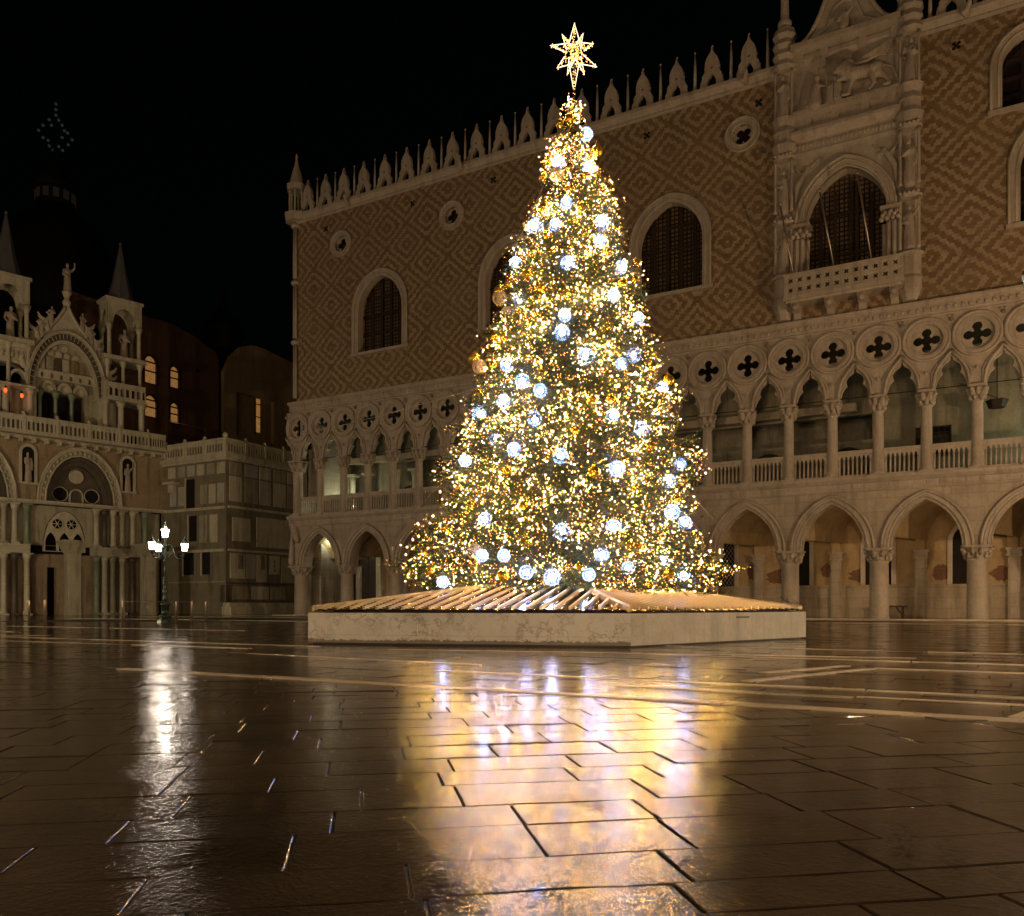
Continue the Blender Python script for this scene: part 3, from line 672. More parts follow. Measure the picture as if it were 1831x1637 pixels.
# little winged victories in the spandrels
sp_ = []
for sx in (-1, 1):
    sp_ += [((XM + sx * 2.15, -.2, 20.6), (XM + sx * 1.8, -.2, 21.2), .16, .13), ((XM + sx * 1.8, -.2, 21.2), (XM + sx * 1.7, -.2, 21.45), .1, .1), ((XM + sx * 2.15, -.2, 20.6), (XM + sx * 2.2, -.2, 19.9), .15, .08),
            ((XM + sx * 1.9, -.15, 21.1), (XM + sx * 2.25, -.15, 21.6), .13, .1), ((XM + sx * 1.9, -.15, 21.1), (XM + sx * 1.2, -.15, 21.75), .1, .06), ((XM + sx * 1.8, -.2, 21.2), (XM + sx * 1.45, -.22, 21.3), .06, .05)]
for k, part in enumerate((sp_[:6], sp_[6:])):
    me = blob(part, .05); mobj(me, 'carved_figure', M['capital'], fr)
def bc(name, prof, y=-.02): return course(name, prof, 32.2, 37.0, M['istrian'], y, palace)
bc('entablature', [(0, 22.0), (.16, 22.0), (.2, 22.2), (.18, 22.25), (.14, 22.75), (.3, 22.85), (.42, 23.05), (.42, 23.2), (0, 23.2)])
fz = MB()
for i in range(26): fz.sphere((32.35 + i * .18, -.17, 22.5), .09, 6, (1, .6, 1.9))
fz.build('carved_frieze', M['capital'], palace)
at_ = MB().box(32.2, 37.0, -.2, .0, 23.2, 23.42).box(32.2, 37.0, -.2, 0, 23.82, 24.02)
for a, b in ((32.2, 33.1), (34.0, 34.35), (35.3, 35.65), (36.4, 37.0)): at_.box(a, b, -.199, 0, 23.42, 23.82)
at_.box(32.2, 37, -.08, 0, 23.42, 23.82).box(32.2, 37.0, -.42, 0, 24.02, 24.14, .02)
at_.build('attic_panel', M['istrian'], palace)
MB().box(32.2, 37.0, -.06, 0.0, 24.14, 26.45).build('relief_field', M['istrian'], palace)
hd = MB().box(32.2, 37.0, -.3, .0, 26.9, 27.1).box(32.2, 37, -.55, 0, 27.1, 27.3, .03)
for a, b in ((32.2, 32.75), (33.5, 33.85), (35.2, 35.55), (36.55, 37.0)): hd.box(a, b, -.28, 0, 26.4, 26.9, .02)
hd.box(32.2, 37, -.1, 0, 26.44, 26.9).build('attic_panel', M['istrian'], palace)
# gable with two concave sweeps, seated figure inside
gp = []
for t in np.linspace(0, 1, 9): gp.append((32.2 + 1.75 * t, 27.3 + 2.5 * t ** 2.4))
gp += [(34.3, 30.3), (34.6, 30.5), (34.9, 30.3)]
gp += [(37.0 - 1.75 * t, 27.3 + 2.5 * t ** 2.4) for t in np.linspace(1, 0, 9)]
gb = MB().plate(gp + [(37.0, 27.3), (32.2, 27.3)][:0], [], -.15, .2); gb.tube([(x, -.2, z) for x, z in gp], .11, 6)
gb.tube([(x, -.16, z) for x, z in [(33.2, 27.5), (33.8, 27.8), (34.1, 28.6), (34.6, 28.95), (35.1, 28.6), (35.4, 27.8), (36.0, 27.5)]], .07, 6)
gb.build('gable', M['istrian'], palace)
mobj(blob([((34.6, -.3, 27.5), (34.6, -.3, 28.1), .26, .17), ((34.6, -.28, 28.3), (34.6, -.28, 28.36), .12, .12), ((34.45, -.4, 28.05), (34.3, -.5, 27.75), .08, .07), ((34.75, -.4, 28.05), (34.95, -.45, 28.25), .08, .06)], .05), 'carved_figure', M['capital'], palace)
# winged lion with its paw on an open book, robed man kneeling before it
Z = 24.16
lion = [((35.9, -.3, Z + 1.0), (34.95, -.34, Z + 1.05), .30, .34), ((34.95, -.34, Z + 1.05), (34.6, -.38, Z + 1.3), .38, .36), ((34.6, -.42, Z + 1.45), (34.38, -.5, Z + 1.35), .27, .2), ((34.3, -.55, Z + 1.25), (34.22, -.6, Z + 1.2), .12, .1),
        ((34.5, -.36, Z + 1.75), (34.6, -.36, Z + 1.72), .12, .12), ((36.0, -.3, Z + 1.05), (36.05, -.3, Z + .8), .3, .26), ((36.05, -.34, Z + .8), (36.35, -.36, Z + .5), .2, .11), ((36.35, -.36, Z + .5), (36.5, -.4, Z + .2), .1, .09), ((36.5, -.4, Z + .12), (36.3, -.46, Z + .1), .1, .08),
        ((35.75, -.4, Z + .8), (35.9, -.42, Z + .35), .17, .1), ((35.9, -.42, Z + .35), (35.7, -.46, Z + .1), .09, .1), ((35.0, -.4, Z + .85), (34.85, -.44, Z + .4), .17, .12), ((34.85, -.44, Z + .4), (34.8, -.5, Z + .1), .1, .1), ((34.75, -.5, Z + .1), (34.55, -.54, Z + .08), .1, .08),
        ((34.7, -.42, Z + .95), (34.35, -.5, Z + .85), .14, .1), ((36.3, -.25, Z + 1.1), (36.65, -.25, Z + .9), .06, .05), ((36.65, -.25, Z + .9), (36.8, -.25, Z + .4), .05, .06)]
for k in range(14):
    a = 2 * PI * k / 14; lion.append(((34.66 + .33 * math.cos(a), -.42, Z + 1.35 + .36 * math.sin(a)), (34.7 + .4 * math.cos(a), -.36, Z + 1.3 + .46 * math.sin(a)), .09, .07))
rl = MB(); lm = blob(lion, .045); lo = mobj(lm, 'winged_lion_relief', M['capital'], palace)
wg = MB()
for k in range(7):
    t = k / 6; wg.tube([(35.0, -.36, Z + 1.3 + .02 * k), (35.4 + .1 * t, -.34, Z + 1.65 - .22 * t), (36.1, -.28, Z + 1.95 - .32 * t), (36.85 - .45 * t, -.2, Z + 2.3 - .75 * t)], [.12, .1, .09, .03], 6)
wg.build('wing', M['capital'], lo)
MB().lathe([(.36, 0), (.36, .05)], 16).build('halo', M['capital'], lo, (34.6, -.3, Z + 1.95)).rotation_euler = (1.25, 0, 0)
MB().box(33.85, 34.13, -.52, -.42, Z + .02, Z + .72, .02).box(34.16, 34.46, -.52, -.42, Z + .05, Z + .75, .02).box(33.8, 34.5, -.42, -.06, Z + .0, Z + .68).build('stone_book', M['istrian'], palace)
mobj(blob([((33.3, -.3, Z + .1), (33.3, -.3, Z + .85), .33, .24), ((33.3, -.3, Z + .1), (32.95, -.3, Z + .12), .24, .16), ((33.3, -.3, Z + .85), (33.35, -.32, Z + 1.1), .24, .15), ((33.38, -.36, Z + 1.28), (33.42, -.38, Z + 1.32), .13, .13), ((33.5, -.36, Z + .95), (33.75, -.42, Z + .8), .08, .07), ((33.34, -.34, Z + 1.38), (33.3, -.32, Z + 1.45), .12, .07)], .045), 'kneeling_figure_relief', M['capital'], palace)
MB().tube([(33.82, -.42, Z + .7), (33.82, -.42, Z + 2.1)], .025, 5).box(33.45, 33.8, -.44, -.41, Z + 1.75, Z + 2.15).build('banner_relief', M['istrian'], palace)
# balcony: slab, pierced parapet, brackets
bl = MB().box(32.0, 37.2, -1.15, .0, 14.98, 15.18, .03).box(32.1, 37.1, -1.02, 0, 14.88, 14.98)
bo = bl.build('balcony', M['istrian'], palace)
hs = []
for i in range(12):
    for zc in (15.42, 15.86): hs.append(quatrefoil(32.34 + i * .41, zc, .075, .052, 5, PI / 4))
pm = MB().plate([(32.05, 15.18), (37.15, 15.18), (37.15, 16.1), (32.05, 16.1)], hs, -1.12, -1.02).box(32.0, 37.2, -1.17, -.98, 16.1, 16.2, .02).box(32.04, 37.16, -1.14, -1.0, 15.62, 15.67)
for i in range(7): pm.box(32.05 + i * .84, 32.12 + i * .84, -1.15, -1.0, 15.18, 16.1)
for x in (32.05, 37.05): pm.box(x, x + .1, -1.02, -.0, 15.18, 16.15)
pm.build('parapet', M['capital'], bo)
for x in (32.5, 34.0, 35.4, 36.75):
    MB().plate([(-.0, 14.88), (-1.0, 14.88), (-1.05, 14.7), (-.85, 14.55), (-.5, 14.5), (-.3, 14.3), (0, 14.25)], [], x - .16, x + .16, axis='x').sphere((x, -.95, 14.66), .17, 8).build('bracket', M['capital'], bo)
for (x0, z0, x1, z1) in ((35.35, 19.9, 35.85, 16.2), (33.75, 19.5, 34.25, 16.2), (32.0, 19.3, 32.5, 15.9)):
    MB().tube([(x0, -1.75, z0), (x1, -1.05, z1)], .04, 6).sphere((x0, -1.75, z0), .075, 6).build('flagpole', M['steel'], palace)
# ================================================================== THE BASILICA (local x runs east along its south front, y into it)
bas = empty('basilica', (-13.67, .15, 0), math.radians(75.463), label='marble faced basilica with round arches, statues and pinnacles at the left edge', cat='basilica')
BP, BB, BG, BR = M['basilica_pale'], M['basilica'], M['green_marble'], M['basilica_brown']
X0 = -22.0
def semi(cx, hw, zs, rise, n=12): return [(cx + hw * math.cos(PI - PI * i / n), zs + rise * math.sin(PI * i / n)) for i in range(n + 1)]
def door_hole(cx, hw, z0, zs, rise): return [(cx - hw, z0)] + semi(cx, hw, zs, rise) + [(cx + hw, z0)]
# lower wall with deep arches
C1, C2 = -5.88, -12.7
MB().plate([(X0, 7.7), (0, 7.7), (0, 12.2), (X0, 12.2)], [semi(c, 2.3, 7.72, 3.4) for c in (C1, C2, -19.2)], 0, .9).build('upper_lunette_wall', BR, bas)
for c in (C1, C2, -19.2):
    a = MB(); R = [semi(c, h, 7.72, r) for h, r in ((1.75, 2.75), (2.05, 3.1), (2.3, 3.4), (2.6, 3.75), (2.78, 3.95))]
    a.band(R[3], R[4], -.22, .05); a.tube([(x, -.2, z) for x, z in R[4]], .08, 6); a.tube([(x, -.16, z) for x, z in R[2]], .07, 6)
    ar = a.build('archivolt', BP, bas)
    MB().band(R[2], R[3], -.1, .3).build('carved_ring', BB, ar)
    MB().band(R[1], R[2], .25, .6).band(R[0], R[1], .45, .9).build('dark_ring', M['dark_marble'], ar)
    v = MB()
    for i in range(1, 24):
        t = PI * i / 24; x, z = c + 2.45 * math.cos(t), 7.72 + 3.58 * math.sin(t); v.sphere((x, -.12, z), .11, 6)
    v.build('carved_leaves', BP, ar, kind='stuff')
    MB().box(c - 2.4, c + 2.4, .88, 1.0, 7.6, 11.2).build('lunette', M['dark_marble'], bas)
    d = MB(); d.plate(circ(c, 9.75, .45, 20), [], .78, .87); d.tube([(x, .78, z) for x, z in circ(c, 9.75, .46, 20)], .05, 5, closed=True); d.build('lunette_disc', BP, bas)
    d = MB()
    for sx in (-1.05, 1.05): d.plate(circ(c + sx, 8.45, .48, 18), [], .8, .86)
    d.build('lunette_disc', M['void'], bas)
    d = MB()
    for sx in (-1.05, 1.05): d.tube([(x, .8, z) for x, z in circ(c + sx, 8.45, .5, 18)], .04, 5, closed=True)
    d.band(door_hole(c, .38, 7.8, 8.4, .4), door_hole(c, .48, 7.8, 8.4, .5), .74, .86); d.build('lunette_moulding', BP, bas)
course('string_course', [(0, 7.55), (.25, 7.55), (.38, 7.68), (.38, 7.78), (0, 7.78)], X0, .3, BP, 0, bas)
# portal storey: pairs of columns in two tiers, tracery window over the door
MB().plate([(X0, 4.8), (0, 4.8), (0, 7.55), (X0, 7.55)], [semi(c, 1.4, 4.82, 2.45) for c in (-6.66, -13.4)], .7, 1.2).build('portal_wall', BB, bas)
MB().plate([(X0, 0), (0, 0), (0, 4.2), (X0, 4.2)], [[(-7.8, 0), (-7.8, 3.3), (-7.2, 3.3), (-7.2, 0)], [(-6.2, 0), (-6.2, 3.3), (-5.4, 3.3), (-5.4, 0)]], .7, 1.2).build('portal_wall', BR, bas)
MB().box(X0, 0, 1.6, 1.7, 0, 8).build('inner_dark', M['void'], bas)
course('mid_entablature', [(-.2, 4.2), (.3, 4.2), (.35, 4.4), (.3, 4.45), (.42, 4.7), (.42, 4.8), (-.2, 4.8)], X0, -9.0, BP, .5, bas)
course('mid_entablature', [(-.2, 4.2), (.3, 4.2), (.35, 4.4), (.3, 4.45), (.42, 4.7), (.42, 4.8), (-.2, 4.8)], -5.0, -.6, BP, .5, bas)
tw = MB().plate(semi(-6.66, 1.4, 4.4, 2.85), [circ(-7.12, 6.35, .36, 14), circ(-6.2, 6.35, .36, 14)] + [arch(-6.66 + dx, .36, 5.0, .75, 4) + [(-6.3 + dx, 4.45), (-7.02 + dx, 4.45)] for dx in (-.88, 0, .88)], .75, .85)
for sx in (-7.12, -6.2):
    tw.tube([(x, .74, z) for x, z in circ(sx, 6.35, .37, 16)], .05, 5, closed=True)
    for k in range(3):
        a = PI * k / 3; tw.tube([(sx - .34 * math.cos(a), .78, 6.35 - .34 * math.sin(a)), (sx + .34 * math.cos(a), .78, 6.35 + .34 * math.sin(a))], .035, 5)
tw.build('tracery_window', BP, bas)
cols = {'t': BP, 'g': BG, 'd': M['dark_marble'], 'b': BB}
def colm(mat, h, r): 
    return MB().box(-r * 1.4, r * 1.4, -r * 1.4, r * 1.4, 0, .12).lathe([(r * 1.3, .12), (r * 1.3, .2), (r, .32), (r * .9, h - .5), (r * 1.05, h - .48)], 10).lathe([(r, h - .48), (r * 1.25, h - .3), (r * 1.6, h - .08)], 8).box(-r * 1.65, r * 1.65, -r * 1.65, r * 1.65, h - .09, h).mesh('column', mat)
low = {k: colm(m, 4.2, .2) for k, m in cols.items()}; hi = {k: colm(m, 2.75, .18) for k, m in cols.items()}
for i, x in enumerate((-21, -20.2, -18.1, -17.3, -16.5, -15.7, -11.2, -10.55, -9.9, -9.15, -4.65, -4.1, -3.5, -2.85, -2.1, -1.2)):
    k = 'btdtgt'[i % 6] if 'btdtgt'[i % 6] in cols else 't'
    mobj(low[k], 'column', cols[k], bas, (x, .38, 0)); k2 = 'tbtgtd'[i % 6]; mobj(hi[k2], 'column', cols[k2], bas, (x, .38, 4.8))
# statues in niches
for x in (-9.2, -2.65, -15.95):
    nb = MB().band(door_hole(x, .38, 8.95, 10.95, .4), door_hole(x, .56, 8.95, 10.95, .6), -.12, .02); nb.box(x - .6, x + .6, -.2, .0, 8.82, 8.95)
    nn = nb.build('niche', BP, bas); MB().plate(door_hole(x, .38, 8.95, 10.95, .4), [], -.03, -.01).build('niche_shade', M['void'], nn)  # flat black sheet on the wall paints the shade of a hollow
    mobj(ST[1 if x > -5 else 2], 'statue', M['dark_wood'], nn, (x, -.12, 9.0), scale=(1, .6, 1.15))
# balustrades, shared panel
bp_ = MB()
sl = [door_hole(.12 + .2 + i * .27, .085, .15, .62, .12) for i in range(7)]
bp_.plate([(0, 0), (2.0, 0), (2.0, .98), (0, .98)], sl, -.06, .06); bp_.box(0, 2.0, -.12, .12, .98, 1.1, .02); bp_.box(-.1, .1, -.13, .13, 0, 1.18); bp_.sphere((0, 0, 1.28), .12, 8)
bpm = bp_.mesh('balustrade_panel', BP)
def balustrade(parent, pts, z):
    for (x0, y0), (x1, y1) in zip(pts[:-1], pts[1:]):
        L = math.hypot(x1 - x0, y1 - y0); n = max(1, round(L / 2.0)); a = math.atan2(y1 - y0, x1 - x0)
        for i in range(n): mobj(bpm, 'balustrade_panel', BP, parent, (x0 + (x1 - x0) * i / n, y0 + (y1 - y0) * i / n, z), rz=a, scale=(L / n / 2.0, 1, 1))
course('cornice', [(-.6, 11.85), (.2, 11.85), (.3, 12.0), (.75, 12.12), (.75, 12.22), (-.6, 12.22)], X0, .2, BP, 0, bas)
br = MB()
for i in range(28): br.box(X0 + .2 + i * .8, X0 + .36 + i * .8, -.6, 0, 11.6, 11.86, .02)
br.build('cornice_brackets', BP, bas)
balustrade(bas, [(X0, -.62), (-1.4, -.62), (-.1, -.62)], 12.22)
MB().box(X0, 3, -.6, 4.5, 12.05, 12.2).build('terrace', M['lead'], bas)
# ---- upper storey: great lunette with four dark openings
def ubay(cx, main=True):
    MB().plate([(cx - 3.4, 12.2), (cx - 3.4, 15.6)] + semi(cx, 2.45, 15.4, 4.2, 14)[0:0] + [(cx - 3.4, 18.4), (cx + 2.6, 18.4)][0:0] + semi(cx, 2.6, 15.6, 4.0, 16) + [(cx + 2.6, 12.2)],
               [[(cx - 2.05, 13.4), (cx - 2.05, 15.45), (cx + 1.35, 15.45), (cx + 1.35, 13.4)]], .8, 1.5).build('upper_wall', BB, bas)
    g = MB().box(cx - 2.3, cx + 1.6, 1.55, 1.6, 13, 16)
    g.build('window_opening', M['void'], bas)
    R = [semi(cx, h, 15.4, r, 16) for h, r in ((2.0, 3.5), (2.2, 3.75), (2.45, 4.15), (2.6, 4.3))]
    a = MB().band(R[2], R[3], -.0, .9).band(R[0], R[1], .35, .9); a.tube([(x, 0, z) for x, z in R[3]], .07, 6)
    for sx in (-1, 1): a.box(cx + sx * 2.3 - .32, cx + sx * 2.3 + .32, .1, .9, 12.2, 15.3); a.box(cx + sx * 2.3 - .42, cx + sx * 2.3 + .42, .0, .9, 15.2, 15.4)
    ar = a.build('great_archivolt', BP, bas); MB().band(R[1], R[2], .2, .85).build('carved_ring', M['dark_marble'], ar)
    lv = MB()
    for i in range(1, 30):
        t = PI * i / 30; lv.box(-.02, .02, -.02, .06, -.14, .14); 
        n = len(lv.v)
        for j in range(n - 8, n):
            px_, py_, pz_ = lv.v[j]; ca, sa = math.cos(t - PI / 2), math.sin(t - PI / 2)
            lv.v[j] = (cx + 2.33 * math.cos(t) + px_ * ca - pz_ * sa, .16 + py_, 15.4 + 3.95 * math.sin(t) + px_ * sa + pz_ * ca)
    lv.build('carved_leaves', BP, ar, kind='stuff')
    oc = MB()
    for i, x in enumerate((-1.62, -.62, .42)): oc.merge(MB().lathe([(.15, 13.3), (.13, 13.5), (.12, 14.95), (.16, 15.0)], 9).lathe([(.14, 15.0), (.22, 15.25), (.34, 15.5)], 8), Matrix.Translation((cx + x, .62, 0)))
    oc.build('window_columns', BG, bas)
    sa_ = MB()
    for i, x in enumerate((-1.1, -.1, .92)): sa_.band(semi(cx + x, .30, 15.55, .42, 8), semi(cx + x, .48, 15.55, .62, 8), .4, .8); sa_.plate(semi(cx + x, .3, 15.55, .42, 8), [], .66, .7)
    sa_.plate([(cx - 2.0, 16.3), (cx + 1.95, 16.3), (cx + 1.95, 16.85), (cx - 2.0, 16.85)], [door_hole(cx - 1.5 + i * .62, .1, 16.38, 16.62, .1) for i in range(6)], .5, .78)
    sa_.box(cx - 1.9, cx + 1.85, .46, .8, 16.85, 16.92)
    sa_.build('lunette_arcade', BP, bas)
    for i, (x, w_, m) in enumerate(((-1.45, .3, BP), (-1.0, .42, BB), (-.45, .36, M['dark_marble']), (.05, .42, BP), (.62, .4, BR), (1.1, .28, BR))):
        MB().box(cx + x - w_ / 2, cx + x + w_ / 2, .62, .8, 16.98, 17.85, .01).build('marble_panel', m, bas)
    dm = MB()
    for x, z in ((-.95, 18.15), (-.4, 18.1), (.12, 18.1), (.7, 18.1), (-.7, 18.6), (.0, 18.6)): dm.plate(circ(cx + x, z, .2, 10), [], .64, .8)
    dm.build('marble_discs', BP, bas)
    # ogee gable, foliage and statues
    og = MB(); P = [(2.6, 15.9), (2.55, 17.0), (2.2, 18.1), (1.7, 19.0), (1.1, 19.8), (.6, 20.5), (.25, 21.1), (0, 21.7)]
    for sx in (-1, 1): og.tube([(cx + sx * x, .25, z) for x, z in P], .12, 6)
    og.plate([(cx - 1.7, 19.0), (cx - .6, 20.4), (cx, 21.5), (cx + .6, 20.4), (cx + 1.7, 19.0), (cx, 19.6)], [], .3, .6)
    og.lathe([(.22, 21.5), (.3, 21.8), (.16, 22.0), (.2, 22.15), (.3, 22.4), (.34, 22.5)], 8, (cx, .3, 0)); og.build('ogee_gable', BP, bas)
    mobj(ST[1], 'crowning_statue', BP, bas, (cx + .05, .3, 22.4), scale=(1.25, 1.1, 1.25))
    for i, (x, z) in enumerate(((2.5, 17.3), (2.15, 18.4), (1.6, 19.3), (1.0, 20.1))):
        for sx in (-1, 1):
            xx = cx + sx * x; mobj(ST[i % 3], 'statue', BP, bas, (xx, .25, z - .05), rz=sx * .5, scale=(.8, .8, .72))
            mobj(LEAF, 'leaf_crocket', BP, bas, (xx + sx * .22, .25, z - .45), scale=(sx * 1.5, 1.3, 1.5))
def crocket():
    c = [((0, 0, 0), (.1, 0, .35), .14, .12), ((.1, 0, .35), (.32, 0, .5), .12, .09), ((.1, 0, .35), (-.12, 0, .62), .11, .08), ((.0, 0, .1), (.34, 0, .12), .1, .08), ((-.12, 0, .62), (.05, 0, .78), .07, .05), ((.34, 0, .12), (.42, 0, .28), .07, .05), ((.32, 0, .5), (.42, 0, .68), .07, .05)]
    me = blob(c, .045); me.name = 'leaf_crocket'; me.materials.append(BP); return me
LEAF = crocket()
ubay(-6.66); ubay(-14.6)
def tower(cx, zoff=0.0, big=True):
    """open aedicule on four columns with a slim spire and a statue inside"""
    t = MB(); h = 1.28
    if big:
        for x in (-h, -.2, h): t.lathe([(.26, 12.2), (.22, 12.5), (.2, 15.0), (.24, 15.05), (.36, 15.4)], 9, (cx + x, -.0, 0))
        t.box(cx - 1.0, cx - .3, .6, 1.2, 12.2, 15.4); t.box(cx - 1.55, cx + 1.55, -.45, 1.6, 15.4, 15.55, .03)
        for x in (-1.1, .0, 1.2): t.lathe([(.17, 15.55), (.13, 15.8), (.12, 17.9), (.2, 18.1), (.28, 18.35)], 8, (cx + x, .1, 0))
        t.box(cx - 1.2, cx - .6, .9, 1.5, 15.5, 18.4)
    t.box(cx - 1.5, cx + 1.5, -.4, 1.6, 18.35, 18.62, .05)
    for x in (-1.05, 1.05):
        for y in (-.1, 1.3):
            t.lathe([(.2, 18.6), (.15, 18.8), (.14, 20.5), (.17, 20.55), (.3, 20.95)], 9, (cx + x, y, 0)); t.box(cx + x - .06, cx + x + .06, y - .06, y + .06, 20.9, 22.6)
    for y in (-.14, 1.34): t.plate([(cx - 1.2, 22.6), (cx - 1.2, 20.95)] + semi(cx, .82, 21.0, 1.15, 8) + [(cx + 1.2, 20.95), (cx + 1.2, 22.6)], [], y - .05, y + .05)
    for x in (-1.15, 1.15): t.plate([(-.25, 22.6), (-.25, 20.95)] + [(.6 + .55 * math.cos(PI - PI * i / 8), 21.0 + 1.1 * math.sin(PI * i / 8)) for i in range(9)] + [(1.45, 20.95), (1.45, 22.6)], [], cx + x - .05, cx + x + .05, axis='x')
    t.box(cx - 1.35, cx + 1.35, -.3, 1.5, 22.6, 22.82, .03)
    f = t.build('tabernacle', BP, bas, (0, 0, zoff))
    MB().prism(circ(cx, .6, .95, 8, PI / 8), 22.82, 24.2, .62).prism(circ(cx, .6, .59, 8, PI / 8), 24.2, 27.0, .12).sphere((cx, .6, 27.1), .12, 8).build('spire', M['lead'], f)
    mobj(ST[0], 'statue', BP, f, (cx + .25, .6, 18.7), scale=(1.3, 1.2, 1.3))
    return f
tower(-2.9); tower(-10.35, -.15)
balustrade(bas, [(-4.4, -.35), (-1.5, -.35)], 15.55)
MB().box(-11.9, -9.1, .2, 1.5, 16.9, 17.9).box(-13, -9.0, .0, 1.6, 17.9, 18.4).build('attic_block', BP, bas)
fr = MB()
for i in range(9): fr.sphere((-11.9 + i * .3, .15, 17.45), .16, 6, (1, .5, 1.4)); fr.box(-11.95 + i * .3, -11.88 + i * .3, .05, .2, 17.2, 17.7)
fr.build('carved_frieze', BP, bas, kind='stuff')
MB().band(semi(-9.75, .48, 15.6, .75, 8), semi(-9.75, .65, 15.6, .95, 8), .1, .6).lathe([(.3, 12.2), (.25, 12.5), (.22, 15.1), (.42, 15.5)], 10, (-9.05, .2, 0)).build('side_arch', BP, bas)
MB().box(-9.05, -3.9, 2.0, 8, 12, 21).box(-18, -12, 2.0, 8, 12, 20).build('nave_block', M['void'], bas)
for x, z in ((-10.62, 14.85), (-9.65, 14.65)):
    l = MB().lathe([(.05, -.12), (.1, 0), (.06, .14)], 8).build('votive_lamp', M['red_lamp'], bas, (x, -.3, z)); MB().lathe([(.03, .14), (.09, .2), (.02, .34)], 8).build('lamp_cap', M['iron'], l)
# ---- two freestanding carved pillars in front of the south side
for i, (x, lab) in enumerate(((-7.7, 'freestanding square carved stone pillar in front of the traceried portal window'), (-2.78, 'freestanding square carved stone pillar just left of the lit street lamp'))):
    p = MB().box(-.42, .42, -.42, .42, 0, .35, .03).box(-.40, .40, -.40, .40, .35, 4.0, .02).prism([(-.4, -.4), (.4, -.4), (.4, .4), (-.4, .4)], 4.0, 4.75, 1.85).box(-.78, .78, -.78, .78, 4.75, 4.88)
    for k in range(3):
        for z in (1.0, 2.0, 3.0): p.box(-.3, .3, -.415, -.40, z - .35, z + .35, .01)
    wpos = Matrix.Rotation(math.radians(75.463), 4, 'Z') @ Vector((x, -4.0, 0)) + Vector((-13.67, .15, 0))
    p.build('carved_pillar', BB, None, (wpos.x, wpos.y, 0), rz=math.radians(75.463), label=lab, cat='pillar', group='freestanding pillars by the basilica')

# ---- the treasury block between basilica and palace
tre = empty('treasury_block', (0, 0, 0), label='square stone block clad in marble panels, balustrade on top, between basilica and palace', cat='building')
MB().box(-13.9, -6.94, .15, 8.0, 0, 11.3).build('wall', M['dim_stone'], tre)
MB().box(-14, -6.72, -.05, 8.1, 11.2, 11.5, .04).box(-14, -6.84, .05, 8.1, 11.05, 11.2).build('cornice', BP, tre)
balustrade(tre, [(-13.3, .1), (-6.94, .1), (-6.94, 7.6)], 11.5)
MB().sphere((-6.94, .1, 12.8), .2, 10).build('corner_ball', BP, tre)
def wp(u0, u1, z0, z1, mat, name='marble_panel', d=.03):     # panel on the west face
    MB().box(u0, u1, .15 - d, .15, z0, z1, .005).build(name, mat, tre)
def sp2(v0, v1, z0, z1, mat, name='marble_panel', d=.05):     # panel on the south face
    MB().box(-6.94, -6.94 + d, v0, v1, z0, z1, .005).build(name, mat, tre)
rr = random.Random(5)
mats = [BP, BB, M['plinth_grey'], BP, BB]
for z0, z1 in ((8.15, 9.95), (10.1, 10.98)):
    for i in range(5): sp2(.45 + i * 1.42, 1.55 + i * 1.42 + (.12 if i % 2 else 0), z0 if z1 < 10 else 10.05, z1 if z1 < 10 else 10.95, mats[(i + (z0 > 9)) % 5])
sp2(.3, 7.2, 7.62, 7.8, BP, 'string_course', .16); sp2(.3, 7.2, 4.55, 4.7, BP, 'string_course', .16); sp2(.2, 7.2, 2.2, 2.3, M['dark_marble'], 'string_course', .08); sp2(.2, 7.2, .95, 1.0, M['dark_marble'], 'string_course', .08)
for a, b, z0, z1, m in ((.7, 2.4, 5.3, 7.0, BP), (3.0, 6.6, 5.0, 7.2, BP), (.5, 1.9, 2.6, 4.4, BP), (2.0, 2.9, 2.6, 4.4, M['plinth_grey']), (3.0, 4.0, 2.4, 4.4, BP), (4.3, 5.3, 3.0, 4.4, BP), (5.5, 6.9, 2.4, 4.3, BB), (.7, 2.3, 1.1, 2.05, BB), (2.5, 4.2, 1.1, 2.05, BP), (4.4, 5.9, 1.1, 2.05, BB)): sp2(a, b, z0, z1, m)
for a in (1.2, 3.35):      # book matched wavy veins, inlaid
    b = MB()
    for k in range(4):
        b.tube([(-6.865, a + .12 * k + .06 * math.sin(3 * t), 3.3 + 1.05 * t) for t in np.linspace(0, 1, 8)], .028, 4)
    b.build('inlaid_vein', M['dark_marble'], tre)
b = MB()
for i in range(3): b.prism([(-6.9, 4.75), (-6.88, 4.65), (-6.86, 4.75), (-6.88, 4.85)], 3.2 + .35 * i, 3.45 + .35 * i, .1)
b.build('inlaid_marks', M['dark_marble'], tre)
MB().box(-6.94, -6.0, -.3, 7.2, 0, .55, .08).box(-6.94, -6.3, -.2, 7.2, .55, .85, .1).build('stone_bench', BP, tre)
MB().box(-7.3, -6.7, -.12, .3, .9, 2.1, .08).build('corner_group', M['dark_marble'], tre)
for (a, b_, z0, z1) in ((-11.1, -10.2, 7.8, 9.9), (-10.8, -10.0, 5.35, 7.2), (-11.4, -10.3, 2.9, 4.5), (-9.4, -8.6, 2.9, 4.5)):
    wp(a, b_, z0, z1, M['void'], 'dark_opening', .02); wp(a - .12, a - .01, z0 - .1, z1 + .1, BP, 'opening_frame', .08)
wp(-13.3, -7.0, 7.55, 7.75, BP, 'string_course', .15); wp(-13.3, -7.0, 4.5, 4.7, BP, 'string_course', .15); wp(-13.3, -7.0, 2.3, 2.4, BB, 'string_course', .1)
for i in range(6): wp(-13.1 + i * 1.05 + (0 if i < 2 else .0), -12.3 + i * 1.05, 10.1, 10.9, mats[i % 5])
wp(-13.2, -11.9, 9.6, 9.8, BP, 'small_cornice', .5); wp(-12.8, -12.2, 9.0, 9.6, BP, 'bracket', .3)
